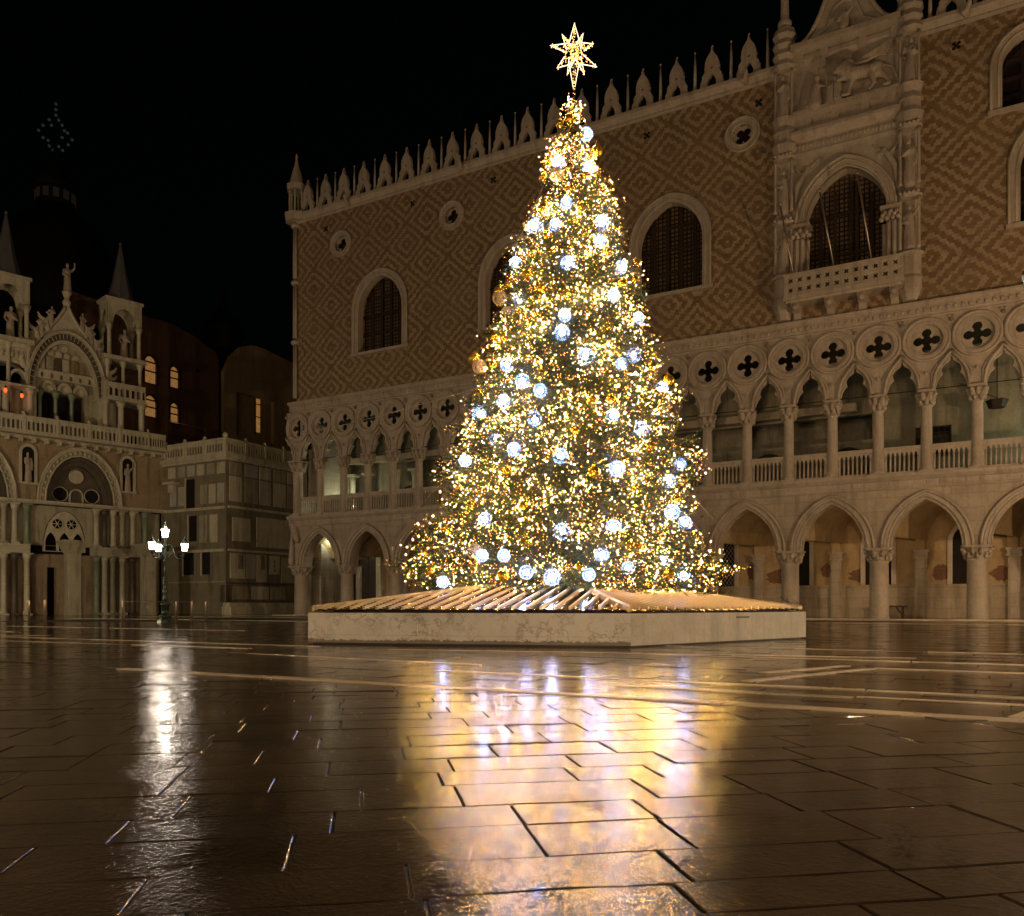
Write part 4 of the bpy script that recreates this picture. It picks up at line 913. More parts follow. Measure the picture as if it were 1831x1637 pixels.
for a in (-12.9, -12.0, -9.6, -8.7, -7.8): wp(a, a + .7, 8.0, 9.4, mats[int(-a) % 5])
for a in (-9.7, -8.6): wp(a, a + .8, 5.2, 7.2, mats[int(-a * 3) % 5])
# pale upright strip and gate wall closing the gap to the palace corner
MB().box(-6.2, -5.9, 6.8, 7.2, 0, 17.6).build('drain_pilaster', BP, tre)
MB().box(-6.9, -.2, 7.4, 8.0, 0, 12.8).build('gate_wall', BB, tre)
# Judgement group on the palace corner, as a carved cluster
cg = blob([((-.35, -.15, 3.5), (-.3, -.15, 4.9), .22, .16), ((-.3, -.15, 5.1), (-.3, -.15, 5.2), .13, .13), ((-.3, .5, 3.5), (-.3, .5, 4.7), .22, .16), ((-.3, .5, 4.9), (-.3, .5, 5.0), .12, .12), ((.2, -.2, 5.0), (-.25, -.1, 6.0), .2, .3), ((-.3, .2, 3.5), (-.4, .2, 4.0), .2, .15), ((-.35, 0, 6.0), (-.35, .6, 6.1), .2, .2)], .07)
mobj(cg, 'corner_sculpture', M['capital'], palace)
# ---- brick transept behind with lit windows
trn = empty('brick_transept', (0, 0, 0), label='dark brick church transept with round gable and four glowing windows behind the basilica', cat='building')
gl = [(-3, 12), (-3, 24.3), (0, 24.4), (2.5, 24.2), (4.5, 24.45), (6.5, 24.4), (8.3, 24.1), (9.4, 23.6), (10.6, 23.3), (10.9, 22.7), (10.9, 12)]
lit = [(3.85, .62, 18.95, 2.35), (6.2, .5, 19.1, 1.9), (3.85, .62, 16.2, 1.85), (6.2, .48, 16.1, 1.8)]
def wpth(c, hw, z0, h): return [(c - hw, z0)] + semi(c, hw, z0 + h - hw, hw, 8) + [(c + hw, z0)]
MB().plate(gl, [wpth(*q) for q in lit], -20.5, -20.0, axis='x').build('wall', M['red_brick'], trn)
MB().box(-22, -20.6, -3, 10.8, 11, 22.6).build('dark_interior', M['void'], trn)
for c, hw, z0, h in lit:
    f = MB(); f.plate(wpth(c, hw + .1, z0 - .05, h + .15), [wpth(c, hw - .06, z0 + .05, h - .12)], -20.02, -19.96, axis='x'); f.box(-20.1, -20.0, c - hw, c + hw, z0 + h * .42, z0 + h * .42 + .1); f.box(-20.1, -20.0, c - hw, c + hw, z0 + h * .74, z0 + h * .74 + .1)
    fo = f.build('window', M['dark_wood'], trn); MB().plate(wpth(c, hw, z0, h), [], -20.3, -20.25, axis='x').build('pane', M['lit_pane'], fo)
MB().plate(circ(8.6, 21.2, .15, 8), [], -19.98, -19.95, axis='x').build('round_vent', M['void'], trn)
MB().tube([(-20.2, -3, 24.4), (-20.2, 2, 24.35), (-20.2, 6, 24.5), (-20.2, 9, 23.8), (-20.2, 10.8, 23.0)], .12, 6).build('roof_edge', M['lead'], trn)
chp = empty('domed_chapel', (0, 0, 0), label='round topped plastered chapel wall with narrow lit window beside the palace corner', cat='building')
gl = [(11.5, 12), (11.5, 21.8), (12.3, 23.4), (13.5, 24.6), (15.0, 25.1), (16.6, 25.1), (18.2, 24.9), (21, 24.6), (21, 12)]
MB().plate(gl, [[(13.0, 16.2), (13.0, 20.3), (17.6, 20.3), (17.6, 16.2)]], -20.4, -20.0, axis='x').build('wall', M['plaster'], chp)
MB().box(-20.9, -20.7, 12, 18, 15, 22).build('recess_wall', M['plaster'], chp)
MB().box(-20.7, -20.66, 15.9, 16.45, 17.2, 20.6).build('pane', M['lit_pane'], chp); MB().box(-20.7, -20.6, 15.8, 15.88, 17, 20.8).box(-20.7, -20.6, 15.88, 16.45, 18.6, 18.68).box(-20.7, -20.6, 15.88, 16.45, 19.8, 19.88).build('window_frame', M['dark_wood'], chp)
MB().plate([(10.6, 22.3), (11.2, 22.4), (11.4, 21.8), (11.5, 20.9), (10.7, 20.9), (11.0, 21.5)], [], -21.0, -20.9, axis='x').build('glowing_chimney_side', M['lit_pane'], chp)  # light on the chimney is put in as emission, not a lamp
# scaffold rails on the roof terrace
sc_ = MB()
for v in (6.0, 8.2, 9.4, 10.8, 12.5, 14.6): sc_.tube([(-16, v, 12.5), (-16, v, 15.4)], .035, 5)
for z in (13.6, 15.2): sc_.tube([(-16, 2.5, z), (-16, 8.2, z)], .03, 5)
sc_.build('roof_railing', M['wire'], None, label='thin metal railing posts on the dark terrace below the glowing windows', cat='railing')
# ---- domes, barely visible against the night
for (px_, Y, zt, r, nm, lab) in ((99, 95, 47, 7.0, 'church_dome', 'dark lead dome with small dim lantern, leftmost against the night sky'), (400, 92, 30, 6.0, 'church_dome', 'dark lead dome just visible left of the palace corner')):
    g = at(px_, HY, Y); b = MB().lathe([(r, 12), (r, zt - 17), (r * 1.06, zt - 16), (r * 1.05, zt - 12), (r * .9, zt - 8), (r * .6, zt - 4.5), (r * .25, zt - 2.2), (.9, zt - 1.6)], 20)
    b.prism(circ(0, 0, 2.0, 12), zt - 2.0, zt - .2, 1.0); b.lathe([(2.4, zt - .2), (2.2, zt + .6), (1.1, zt + 1.8), (.4, zt + 3.0), (.25, zt + 4.4)], 12)
    d = b.build(nm, M['night_lead'], None, (g.x, g.y, 0), label=lab, cat='dome', group='church domes behind')
    if px_ == 99:
        e = NT('dim_dome_window'); e.col((.05, .04, .04)).set(Emission_Color=(1, .7, .5, 1), Emission_Strength=.006, Roughness=.6)
        for k in range(12):
            a = PI * 2 * k / 12; MB().box(-.3, .3, 1.95, 2.06, zt - 1.5, zt - .5).build('lantern_window', e.m, d, rz=a)
cr_px = [(100, 175), (100, 185), (100, 195), (88, 203), (105, 204), (77, 213), (92, 213), (111, 213), (69, 222), (115, 223), (121, 227), (77, 235), (111, 235), (129, 239), (86, 240), (88, 250), (122, 248), (105, 251), (95, 258), (112, 258), (100, 279)]
cr = MB(); g0 = at(99, HY, 95); fr_, rt_ = Vector((-math.sin(YAW), math.cos(YAW), 0)), Vector((math.cos(YAW), math.sin(YAW), 0))
for x, y in cr_px: cr.sphere(at(x, y, 95) - g0, .17, 6)
co = empty('dome_cross', (g0.x, g0.y, 0), label='diamond shaped cross of tiny dim lights high above the left dome', cat='cross')
cr.build('cross_light', M['dim_dot'], co, kind='stuff')
arm = lambda a, b: [at(*a, 95.15) - g0, at(*b, 95.15) - g0]
MB().tube(arm((100, 172), (100, 300)), .06, 5).tube(arm((69, 222), (129, 239)), .05, 5).tube(arm((100, 195), (69, 222)), .04, 4).tube(arm((69, 222), (95, 258)), .04, 4).tube(arm((100, 195), (129, 239)), .04, 4).tube(arm((129, 239), (105, 258)), .04, 4).build('cross_frame', M['iron'], co)
# ================================================================== PAVEMENT
gs = MB().add([(4, -47, -.008), (57, -47, -.008), (57, -2.9, -.008), (4, -2.9, -.008)], [(0, 1, 2, 3)])
ground = gs.build('ground', M['joint'], kind='structure')
CAMR = Vector((math.cos(YAW), math.sin(YAW))); CAMF = Vector((-math.sin(YAW), math.cos(YAW))); CP = Vector((CAMP.x, CAMP.y))
def cam2w(X, Y): p = CP + CAMR * X + CAMF * Y; return (p.x, p.y)
def w2cam(x, y): d = Vector((x, y)) - CP; return d.dot(CAMR), d.dot(CAMF)
def clip(poly, n, d):                                     # keep n.p <= d
    out = []
    for i in range(len(poly)):
        a, b = poly[i], poly[(i + 1) % len(poly)]; fa = n[0] * a[0] + n[1] * a[1] - d; fb = n[0] * b[0] + n[1] * b[1] - d
        if fa <= 0: out.append(a)
        if fa * fb < 0: t = fa / (fa - fb); out.append((a[0] + (b[0] - a[0]) * t, a[1] + (b[1] - a[1]) * t))
    return out
def slab_geo(poly, rr, big, cx=0, cy=0, ch=.0035, h=.010):
    n = len(poly); mx = sum(p[0] for p in poly) / n; my = sum(p[1] for p in poly) / n
    tx, ty, dz = rr.gauss(0, .0028), rr.gauss(0, .0028), rr.gauss(0, .0008)
    def Z(p): return dz + tx * (p[0] - mx) + ty * (p[1] - my)
    # worn edges: subdivide and wobble the outline a little on near slabs
    if big:
        q = []
        for i in range(n):
            a, b = poly[i], poly[(i + 1) % n]; L = math.hypot(b[0] - a[0], b[1] - a[1]); k = max(1, int(L / .16))
            for j in range(k):
                t = j / k; w_ = .0 if j == 0 else rr.gauss(0, .0032); q.append((a[0] + (b[0] - a[0]) * t - w_ * (b[1] - a[1]) / L, a[1] + (b[1] - a[1]) * t + w_ * (b[0] - a[0]) / L))
        poly = q; n = len(poly)
    def inset(d):
        out = []
        for p in poly:
            vx, vy = p[0] - mx, p[1] - my; L = math.hypot(vx, vy) or 1; out.append((p[0] - vx / L * d, p[1] - vy / L * d))
        return out
    i0, i1 = inset(.0046), inset(.0046 + ch)
    vs = [(x - cx, y - cy, -h) for x, y in i0] + [(x - cx, y - cy, Z((x, y)) - ch * .8) for x, y in i0] + [(x - cx, y - cy, Z((x, y))) for x, y in i1]
    fs = [(i, (i + 1) % n, n + (i + 1) % n, n + i) for i in range(n)] + [(n + i, n + (i + 1) % n, 2 * n + (i + 1) % n, 2 * n + i) for i in range(n)] + [tuple(range(2 * n, 3 * n))]
    return vs, fs, (mx, my)
VA = -36.62                                               # the first white band closes the near zone
rr = random.Random(21); near = []
ang = math.radians(9.0); ca, sa = math.cos(ang), math.sin(ang)
q = -1.2
while q < 16:
    dq = rr.choice((.20, .23, .26, .29, .33))
    p = -1.5 - max(2.5, q * .95) - (4 if q > 4 else 0) + rr.uniform(0, .4)
    while p < (9 if q < 9 else 4):
        dp = rr.uniform(.32, .70)
        quad = [(p, q), (p + dp, q), (p + dp, q + dq), (p, q + dq)]
        # row axis: nearly across the view, joints run away to the left
        wq = [cam2w(a * math.sin(math.radians(80)) - b * math.sin(math.radians(10)), a * math.cos(math.radians(80)) + b * math.cos(math.radians(10))) for a, b in quad]
        wq = clip(wq, (0, 1), VA - .075)
        if len(wq) >= 3: near.append(wq)
        p += dp
    q += dq
far = []
v = VA + .075
while v < 2.4 - 3.9:
    dv = rr.choice((.34, .38, .42)) if v < -20 else .44
    u = 4 + rr.uniform(0, .8)
    while u < 56:
        du = rr.uniform(.6, 1.1) if v < -20 else rr.uniform(.9, 1.5); X, Y = w2cam(u, v)
        if Y > .5 and Y < 34 and abs(X) < Y * .66 + 1.2 and v < -3: far.append([(u, v), (u + du, v), (u + du, v + dv), (u, v + dv)])
        u += du
    v += dv
def area_px(poly):
    pts = [w2cam(*p) for p in poly]
    if min(p[1] for p in pts) < .9: return 0
    pp = [(F * X / Y, F * CAMP.z / Y) for X, Y in pts]
    cx_ = sum(p[0] for p in pp) / len(pp); cy_ = sum(p[1] for p in pp) / len(pp)
    if abs(cx_) > 960 or cy_ > 600: return 0
    return abs(sum(pp[i][0] * pp[(i + 1) % len(pp)][1] - pp[(i + 1) % len(pp)][0] * pp[i][1] for i in range(len(pp)))) / 2
sc = sorted([(area_px(p), i, p) for i, p in enumerate(near + far)], reverse=True)
rest = MB()
for k, (a, i, p) in enumerate(sc):
    if k < 285 and a > 0:
        n = len(p); mx = sum(t[0] for t in p) / n; my = sum(t[1] for t in p) / n
        vs, fs, c = slab_geo(p, rr, True, mx, my); MB().add(vs, fs).build('slab', M['slab'], ground, (mx, my, 0))
    else:
        vs, fs, c = slab_geo(p, rr, False); rest.add(vs, fs)
rest.build('paving_slabs', M['slab'], ground, kind='stuff')
# wide plain sheets of paving where single stones can no longer be told apart
def sheet(name, x0, x1, y0, y1, z): MB().add([(x0, y0, z), (x1, y0, z), (x1, y1, z), (x0, y1, z)], [(0, 1, 2, 3)]).build(name, M['slab_far'], None, kind='structure')
sheet('pavement', -260, 260, -260, 260, -.012)
# white Istrian bands; each a line of long stones
def band(a, b, wd, z=.006, L=1.9):
    a, b = Vector(a), Vector(b); d = b - a; n = max(1, int(d.length / L)); u = d.normalized(); s = Vector((-u.y, u.x)) * wd / 2
    for i in range(n):
        p, q2 = a + d * (i / n), a + d * ((i + 1) / n) - u * .008
        pts = [tuple(p - s), tuple(q2 - s), tuple(q2 + s), tuple(p + s)]; vs, fs, c = slab_geo(pts, rr, False, p.x, p.y, ch=.003, h=.012)
        MB().add(vs, fs).build('white_band_stone', M['band'], ground, (p.x, p.y, z))
g = on_ground
def bpx(x0, y0, x1, y1, wd, **k): a = g(x0, y0); b = g(x1, y1); band((a.x, a.y), (b.x, b.y), wd, **k)
for u0, u1, v_, wd in ((33.0, 43.5, VA, .13), (38.2, 40.0, -35.82, .12), (36.0, 46, -35.22, .12), (40.0, 46, -35.74, .05)):
    band((u0, v_), (u1, v_), wd)
band((39.0, -34.9), (39.75, -32.7), .10); band((39.75, -32.7), (46, -32.6), .06); band((38.9, -33.9), (39.45, -32.4), .1); band((41.0, -36.5), (41.5, -34.6), .14)
band((33.0, -32.2), (40.0, -30.6), .06); band((36, -31.5), (46, -31.2), .05); band((36, -29.0), (46, -28.9), .05)
for (a, b, wd) in (((18, -33.6), (31, -33.0), .1), ((20, -32.2), (31.5, -32.0), .08), ((8, -27.0), (24, -26.6), .12), ((14, -28.6), (20, -30.2), .16), ((18, -33.6), (23, -31.2), .14), ((36, -34.4), (31.5, -33.9), .05), ((0, -16), (30, -15.8), .16)):
    band(a, b, wd, L=2.6)
for (x0, x1, v_) in ((-4, 56, -2.3), (-4, 56, -9.0)): band((x0, v_), (x1, v_), .22, L=3.0)

# ================================================================== PLINTH WITH ITS SLATTED ROOF
TC = Vector((32.87, -25.68)); PC = Vector((32.72, -25.75)); ZP = .53
def gpt(px, py): p = on_ground(px, py); return Vector((p.x, p.y))
cL, c0, cR = at(551, HY, 14.42), at(1128, HY, 13.12), at(1441, HY, 16.85)
cs = [Vector((p.x, p.y)) for p in (cL, c0, cR)]
hexp = cs + [2 * PC - p for p in cs]
pl = empty('tree_plinth', (PC.x, PC.y, 0), label='low six sided marble plinth with sloping slatted wooden roof under the tree', cat='plinth')
loc = [p - PC for p in hexp]
def inner(k): return [tuple(p * k) for p in loc]
base = MB().prism([tuple(p * .985) for p in loc], -.02, .035); base.build('shadow_gap_base', M['joint'], pl)
for i in range(6):
    a, b = loc[i], loc[(i + 1) % 6]; d = b - a; L = d.length; u = d / L; nrm = Vector((u.y, -u.x)); nrm = nrm if nrm.dot(a) > 0 else -nrm
    npan = 3; cuts = [0, .36, .68, 1.0]
    for j in range(npan):
        p, q2 = a + d * cuts[j] + u * (.0 if j == 0 else .002), a + d * cuts[j + 1] - u * .002
        th = .06
        vs = [(*(p), .03), (*(q2), .03), (*(q2 - nrm * th), .03), (*(p - nrm * th), .03)]; vs = vs + [(x, y, ZP) for x, y, _ in vs]
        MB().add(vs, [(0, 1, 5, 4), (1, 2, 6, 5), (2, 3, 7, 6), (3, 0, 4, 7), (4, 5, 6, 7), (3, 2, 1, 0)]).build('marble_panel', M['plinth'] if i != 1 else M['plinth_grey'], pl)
    # lower plinth course joint: a slim proud strip
    if i == 1:
        m_ = a + d * .58; MB().box(-.2, .2, -.012, .02, 0, .03).build('service_slot', M['joint'], pl, (*(m_ + nrm * .002), ZP - .1), rz=math.atan2(d.y, d.x))
MB().prism(inner(.99), ZP - .06, ZP - .02).build('deck', M['dark_wood'], pl)
apex = Vector((0, 0, 1.22)); top_k = .12
for i in range(6):
    a, b = loc[i] * .985, loc[(i + 1) % 6] * .985; A, B = Vector((*a, ZP + .02)), Vector((*b, ZP + .02))
    ax = (B - A).normalized(); mid = (A + B) / 2; up = (apex - mid); nl = ax.cross(up).normalized()
    if nl.z < 0: nl = -nl
    inw = (up - ax * up.dot(ax)).normalized(); Lr = (B - A).length; H = up.dot(inw); nb = 23
    # where rafters stop: the hip lines towards the apex
    def reach(s):                                         # s along the eave 0..1
        t = (apex - A).dot(ax) / Lr; return H * (s / t if s < t else (1 - s) / (1 - t)) * .94
    slats = MB(); tilt = .02
    for k in range(nb):
        s = (k + .5) / nb; r = reach(s)
        if r < .12: continue
        x0 = Lr * k / nb; x1 = Lr * (k + 1) / nb; P0 = A + ax * x0
        bt = MB(); w_ = .042
        rk = reach(max(.02, k / nb)); 
        if rk > .1:
            c1 = P0 + nl * .085; c2 = P0 + inw * min(rk, H * .9) + nl * .085
            vs = [c1 - ax * w_ / 2, c1 + ax * w_ / 2, c2 + ax * w_ / 2, c2 - ax * w_ / 2]; vs = vs + [p - nl * .045 for p in vs]
            bt.add(vs, [(0, 1, 2, 3), (7, 6, 5, 4), (0, 4, 5, 1), (1, 5, 6, 2), (2, 6, 7, 3), (3, 7, 4, 0)]); bt.build('batten', M['batten'], pl)
        nsl = int(min(r, H * .9) / .15)
        for j in range(nsl):                               # each bay of slats is tipped a little, like an overlapping panel
            y = .03 + j * .15; sw = .075
            q0 = P0 + inw * y + ax * .02; q1 = P0 + ax * (x1 - x0 - .02) + inw * y + nl * (-.0)
            o0, o1 = nl * (.05 - 0), nl * (.05 - tilt * 1.3)
            vs = [q0 + o0, q1 + o1, q1 + o1 + inw * sw, q0 + o0 + inw * sw]; vs = vs + [p - nl * .02 for p in vs]
            slats.add(vs, [(0, 1, 2, 3), (7, 6, 5, 4), (0, 4, 5, 1), (1, 5, 6, 2), (2, 6, 7, 3), (3, 7, 4, 0)])
    slats.build('slats', M['slat'], pl, kind='stuff')
    # hip board
    c1, c2 = A + Vector((0, 0, .05)), A.lerp(apex, .9) + Vector((0, 0, .05)); MB().tube([c1, c2], .055, 6, smooth=False).build('hip_board', M['batten'], pl)
    pv = [A - Vector((0, 0, .03)), B - Vector((0, 0, .03)), apex - Vector((0, 0, .06))]; MB().add(pv, [(0, 1, 2)]).build('roof_lining', M['void'], pl)  # black sheet paints the shade in the gaps between slats

# ================================================================== STREET LAMPS, POSTS, SMALL THINGS
def lamp_parts():
    r = {}
    r['post'] = MB().prism(circ(0, 0, .30, 8, PI / 8), 0, .09, .95).prism(circ(0, 0, .26, 8, PI / 8), .09, .2, .85).lathe([(.24, .2), (.2, .3), (.12, .36), (.15, .45), (.15, .66), (.2, .7), (.12, .76), (.09, .9), (.07, 1.1), (.11, 1.2), (.06, 1.28), (.075, 1.42), (.10, 1.58), (.05, 1.64), (.1, 1.68), (.045, 1.76), (.045, 2.3), (.075, 2.36), (.04, 2.42), (.05, 2.9), (.07, 2.95), (.03, 3.05), (.07, 3.2), (.1, 3.24)], 12).mesh('post', M['green_iron'])
    P = [(.04, 0, 2.86), (.14, 0, 2.96), (.25, 0, 2.90), (.30, 0, 2.70), (.34, 0, 2.52), (.44, 0, 2.42), (.56, 0, 2.42), (.66, 0, 2.5), (.70, 0, 2.62)]
    sc = [(.50, 0, 2.50), (.55, 0, 2.56), (.61, 0, 2.52), (.58, 0, 2.46)]
    r['arm'] = MB().tube(P, .022, 6).tube([(.05, 0, 2.45), (.14, 0, 2.52), (.2, 0, 2.64), (.13, 0, 2.72), (.08, 0, 2.64)], .014, 5).tube(sc, .012, 5).tube([(.30, 0, 2.7), (.2, 0, 2.8), (.12, 0, 2.72)], .013, 5).lathe([(.02, 2.58), (.06, 2.62), (.04, 2.68), (.075, 2.73)], 8, (.70, 0, 0)).mesh('arm', M['green_iron'])
    def lan(z, s, x): 
        g = MB().prism(circ(x, 0, .088 * s, 6), z, z + .27 * s, 1.5); 
        c = MB().prism(circ(x, 0, .15 * s, 6), z + .27 * s, z + .30 * s, 1.0).prism(circ(x, 0, .13 * s, 6), z + .30 * s, z + .40 * s, .35).lathe([(.045 * s, z + .4 * s), (.05 * s, z + .43 * s), (.015 * s, z + .46 * s), (.02 * s, z + .5 * s), (.004, z + .54 * s)], 6, (x, 0, 0))
        for k in range(6):
            a = PI * 2 * k / 6; c.tube([(x + .092 * s * math.cos(a), .092 * s * math.sin(a), z), (x + .136 * s * math.cos(a), .136 * s * math.sin(a), z + .275 * s)], .006, 4)
        return g, c
    g, c = lan(2.73, 1.0, .70); r['lg'] = g.mesh('lantern_glass', M['lantern']); r['lc'] = c.mesh('lantern_cap', M['green_iron'])
    g, c = lan(3.24, 1.08, 0); r['tg'] = g.mesh('lantern_glass', M['lantern']); r['tc'] = c.mesh('lantern_cap', M['green_iron'])
    return r
LP = lamp_parts()
def lamp(x, y, a0, power, col, label, radius=.12):
    t = empty('street_lamp', (x, y, 0), 0, label=label, cat='street lamp', group='four light street lamps')
    mobj(LP['post'], 'post', M['green_iron'], t)
    for k in range(3):
        a = a0 + k * 2 * PI / 3; ar = mobj(LP['arm'], 'arm', M['green_iron'], t, (0, 0, 0), rz=a)
        mobj(LP['lg'], 'lantern_glass', M['lantern'], ar, (0, 0, 0)); mobj(LP['lc'], 'lantern_cap', M['green_iron'], ar, (0, 0, 0))
    mobj(LP['tg'], 'lantern_glass', M['lantern'], t); mobj(LP['tc'], 'lantern_cap', M['green_iron'], t)
    ld = bpy.data.lights.new('lamp_light', 'POINT'); ld.energy = power; ld.color = col; ld.shadow_soft_size = radius
    lo = bpy.data.objects.new('lamp_light', ld); C.objects.link(lo); lo.location = (0, 0, 4.1); lo.parent = t
    return t
lamp(13.45, -20.84, YAW + math.radians(12), 110, (1, .85, .68), 'lit four lantern street lamp on a dark ornate post in front of the basilica')
lp = cam2w(4.475, 6.05); lamp(lp[0], lp[1], YAW + math.radians(180), 400, (1, .66, .36), 'lit street lamp at the right edge, only a lantern tip in view')
WARM = (1.0, .64, .34)
for x, y, e, l in ((50.5, -15, 4600, 'to the right, nearest the arcade'), (44, -60, 8000, 'straight behind the viewpoint'), (14, -50, 4200, 'far off to the left'), (-4, -34, 5000, 'left, facing the basilica'), (62, -12, 3600, 'far right along the arcade')):
    lamp(x, y, .3, e, WARM if x > -3 else (1, .76, .48), 'lit street lamp outside the picture, ' + l, .25)
# steel posts of the flood walkway barrier
pm_ = MB().lathe([(.035, 0), (.035, .80), (.03, .83)], 8)
pmesh = pm_.mesh('barrier_post', M['steel'])
plabs = ['slim steel barrier post, leftmost on the wet square', 'slim steel barrier post, second from the left edge', 'slim steel barrier post between the two carved pillars, left end of the rope', 'slim steel barrier post right beside the lit street lamp', 'slim steel barrier post second to the right of the street lamp', 'slim steel barrier post, rightmost, before the marble clad block']
for i, (x, Y) in enumerate(((52, 27.8), (80, 26.6), (219, 28.4), (315, 33.0), (343, 31.6), (368, 36))):
    p = at(x, HY, Y); mobj(pmesh, 'barrier_post', M['steel'], None, (p.x, p.y, 0), label=plabs[i], cat='post', group='steel barrier posts')
rp = []
for (x, Y) in ((219, 28.4), (270, 30.7), (315, 33.0), (368, 36)): p = at(x, HY, Y); rp.append((p.x, p.y, .79))
MB().tube(rp, .012, 5).build('barrier_rope', M['steel'], None, label='thin taut line strung between the steel posts around the street lamp', cat='rope')
# bench in the arcade
bp0 = on_v(1605, 1085, 4.3)
bb = MB().box(-.75, .75, -.22, .22, .52, .60, .01); bn = empty('bench', (bp0.x - .3, 4.1, .05), label='small dark bench under the right arcade between two columns', cat='bench')
bb.build('seat', M['dark_wood'], bn)
for sx in (-.55, .55): MB().box(sx - .05, sx + .05, -.18, .18, 0, .52).tube([(sx, 0, .1), (sx * .5, 0, .5)], .03, 5).build('leg', M['dark_wood'], bn)
# ================================================================== CHRISTMAS TREE
TR = Vector((TC.x, TC.y, 0)); SC = 83.2                  # pixels per metre at the tree
PROF = [(.8, 3.0), (1.15, 3.3), (1.45, 3.32), (1.9, 3.02), (2.5, 2.80), (3.2, 2.62), (3.7, 2.54), (4.3, 2.44), (4.8, 2.32), (5.25, 2.2), (5.85, 2.06), (6.45, 1.78), (6.9, 1.64), (7.65, 1.48), (8.0, 1.36), (8.5, 1.10), (8.85, 1.04), (9.57, .78), (10.17, .55), (10.77, .31), (11.25, .10), (11.75, .03)]
def rad(z): return (.80 + .07 * max(0, min(1, (5.5 - z) / 3)) - .05 * max(0, min(1, (z - 8) / 2))) * float(np.interp(z, [p[0] for p in PROF], [p[1] for p in PROF]))
def lump(az, z):                                          # boughs that reach out or fall short in places
    from mathutils import noise as mn
    return 1 + .26 * mn.noise(Vector((1.6 * math.cos(az), 1.6 * math.sin(az), z * .85 + 11.7))) + .18 * mn.noise(Vector((4 * math.cos(az), 4 * math.sin(az), z * 2.6)))
tree = empty('christmas_tree', TR, label='tall cone shaped fir tree covered in warm fairy lights on the marble plinth', cat='christmas tree')
MB().lathe([(.26, .55), (.2, 1.5), (.16, 4), (.11, 7), (.06, 10), (.02, 11.6)], 10).build('trunk', M['bark'], tree)
# spray template: a flat twig fan set with needles, along +x
def spray_template(rg, n_side=7, L=.52):
    V = []; T = []
    twigs = [(np.zeros(3), np.array([L, 0, -.03]))]
    for i in range(n_side):
        t = .15 + .75 * i / n_side; s = 1 if i % 2 else -1; ln = L * (.62 - .40 * t) * rg.uniform(.8, 1.2)
        p = np.array([L * t, 0, -.03 * t]); a = math.radians(rg.uniform(38, 58)) * s
        twigs.append((p, p + ln * np.array([math.cos(a), math.sin(a), rg.uniform(-.15, .1)])))
    for p, q in twigs:
        d = q - p; ln = np.linalg.norm(d); d /= ln; side = np.cross(d, [0, 0, 1.0]); side /= np.linalg.norm(side); upv = np.cross(side, d)
        V += [p - side * .006, p + side * .006, q]; T.append((len(V) - 3, len(V) - 2, len(V) - 1))
        m = int(ln / .032)
        for k in range(m):
            t = (k + .5) / m; b = p + (q - p) * t; a = rg.uniform(0, 2 * PI); o = side * math.cos(a) + upv * math.sin(a)
            nl = rg.uniform(.05, .085); tip = b + (d * .75 + o * .8) * nl; wv = np.cross(d, o) * .0075
            V += [b - wv, b + wv, tip]; T.append((len(V) - 3, len(V) - 2, len(V) - 1))
    return np.array(V), np.array(T)
TEM = [spray_template(RNG) for _ in range(5)]
def rotm(az, pitch, roll):
    ca, sa = math.cos(az), math.sin(az); cp, sp_ = math.cos(pitch), math.sin(pitch); cr_, sr = math.cos(roll), math.sin(roll)
    Rz = np.array([[ca, -sa, 0], [sa, ca, 0], [0, 0, 1]]); Ry = np.array([[cp, 0, -sp_], [0, 1, 0], [sp_, 0, cp]]); Rx = np.array([[1, 0, 0], [0, cr_, -sr], [0, sr, cr_]])
    return Rz @ Ry @ Rx
Vs = []; Ts = []; base_i = 0; bulbs = []; branch_lines = []
# main branches, in whorls: each carries sprays along its outer part
zz = .86
while zz < 11.55:
    R = rad(zz); nb = max(5, int(6 + R * 9.0)); off = RNG.uniform(0, 2 * PI)
    for k in range(nb):
        az = off + 2 * PI * k / nb + RNG.normal(0, .12); z0 = zz + RNG.uniform(-.1, .1)
        Lb = rad(z0) * lump(az, z0) * RNG.choice([.84, .93, 1.0, 1.05, 1.12]); pitch = RNG.uniform(-.10, .22)
        if z0 < 1.6: pitch = abs(pitch) * .5
        droop = .10 * Lb
        pt = lambda t: np.array([math.cos(az) * Lb * t, math.sin(az) * Lb * t, z0 + math.tan(pitch) * Lb * (t - 1) + droop * (t - 1) * -1 * t])
        branch_lines.append([pt(t) for t in (0.05, .4, .7, 1.0)])
        ns = max(3, int(Lb * 3.6))
        for j in range(ns + 1):
            t = 1 - (j / (ns + 1)) * (.72 if Lb > .8 else .9); c = pt(t); s = RNG.uniform(.7, 1.1) * (1.0 if Lb > 1 else max(.24, .14 + .86 * Lb))
            for dy in ((0,) if j == 0 else (-1, 1)):
                a2 = az + dy * RNG.uniform(.5, .95); Rm = rotm(a2, pitch * .5 + RNG.uniform(-.25, .3), RNG.uniform(-.6, .6)); tv, tt = TEM[RNG.integers(5)]
                st = c if j else c - np.array([math.cos(az), math.sin(az), 0]) * .28 * s
                Vs.append((tv * s) @ Rm.T + st); Ts.append(tt + base_i); base_i += len(tv)
                tip = (np.array([.5 * s, 0, 0]) @ Rm.T) + st
                bulbs.append((st, tip))
    zz += .145 + .02 * (zz > 9)
V = np.concatenate(Vs); T = np.concatenate(Ts)
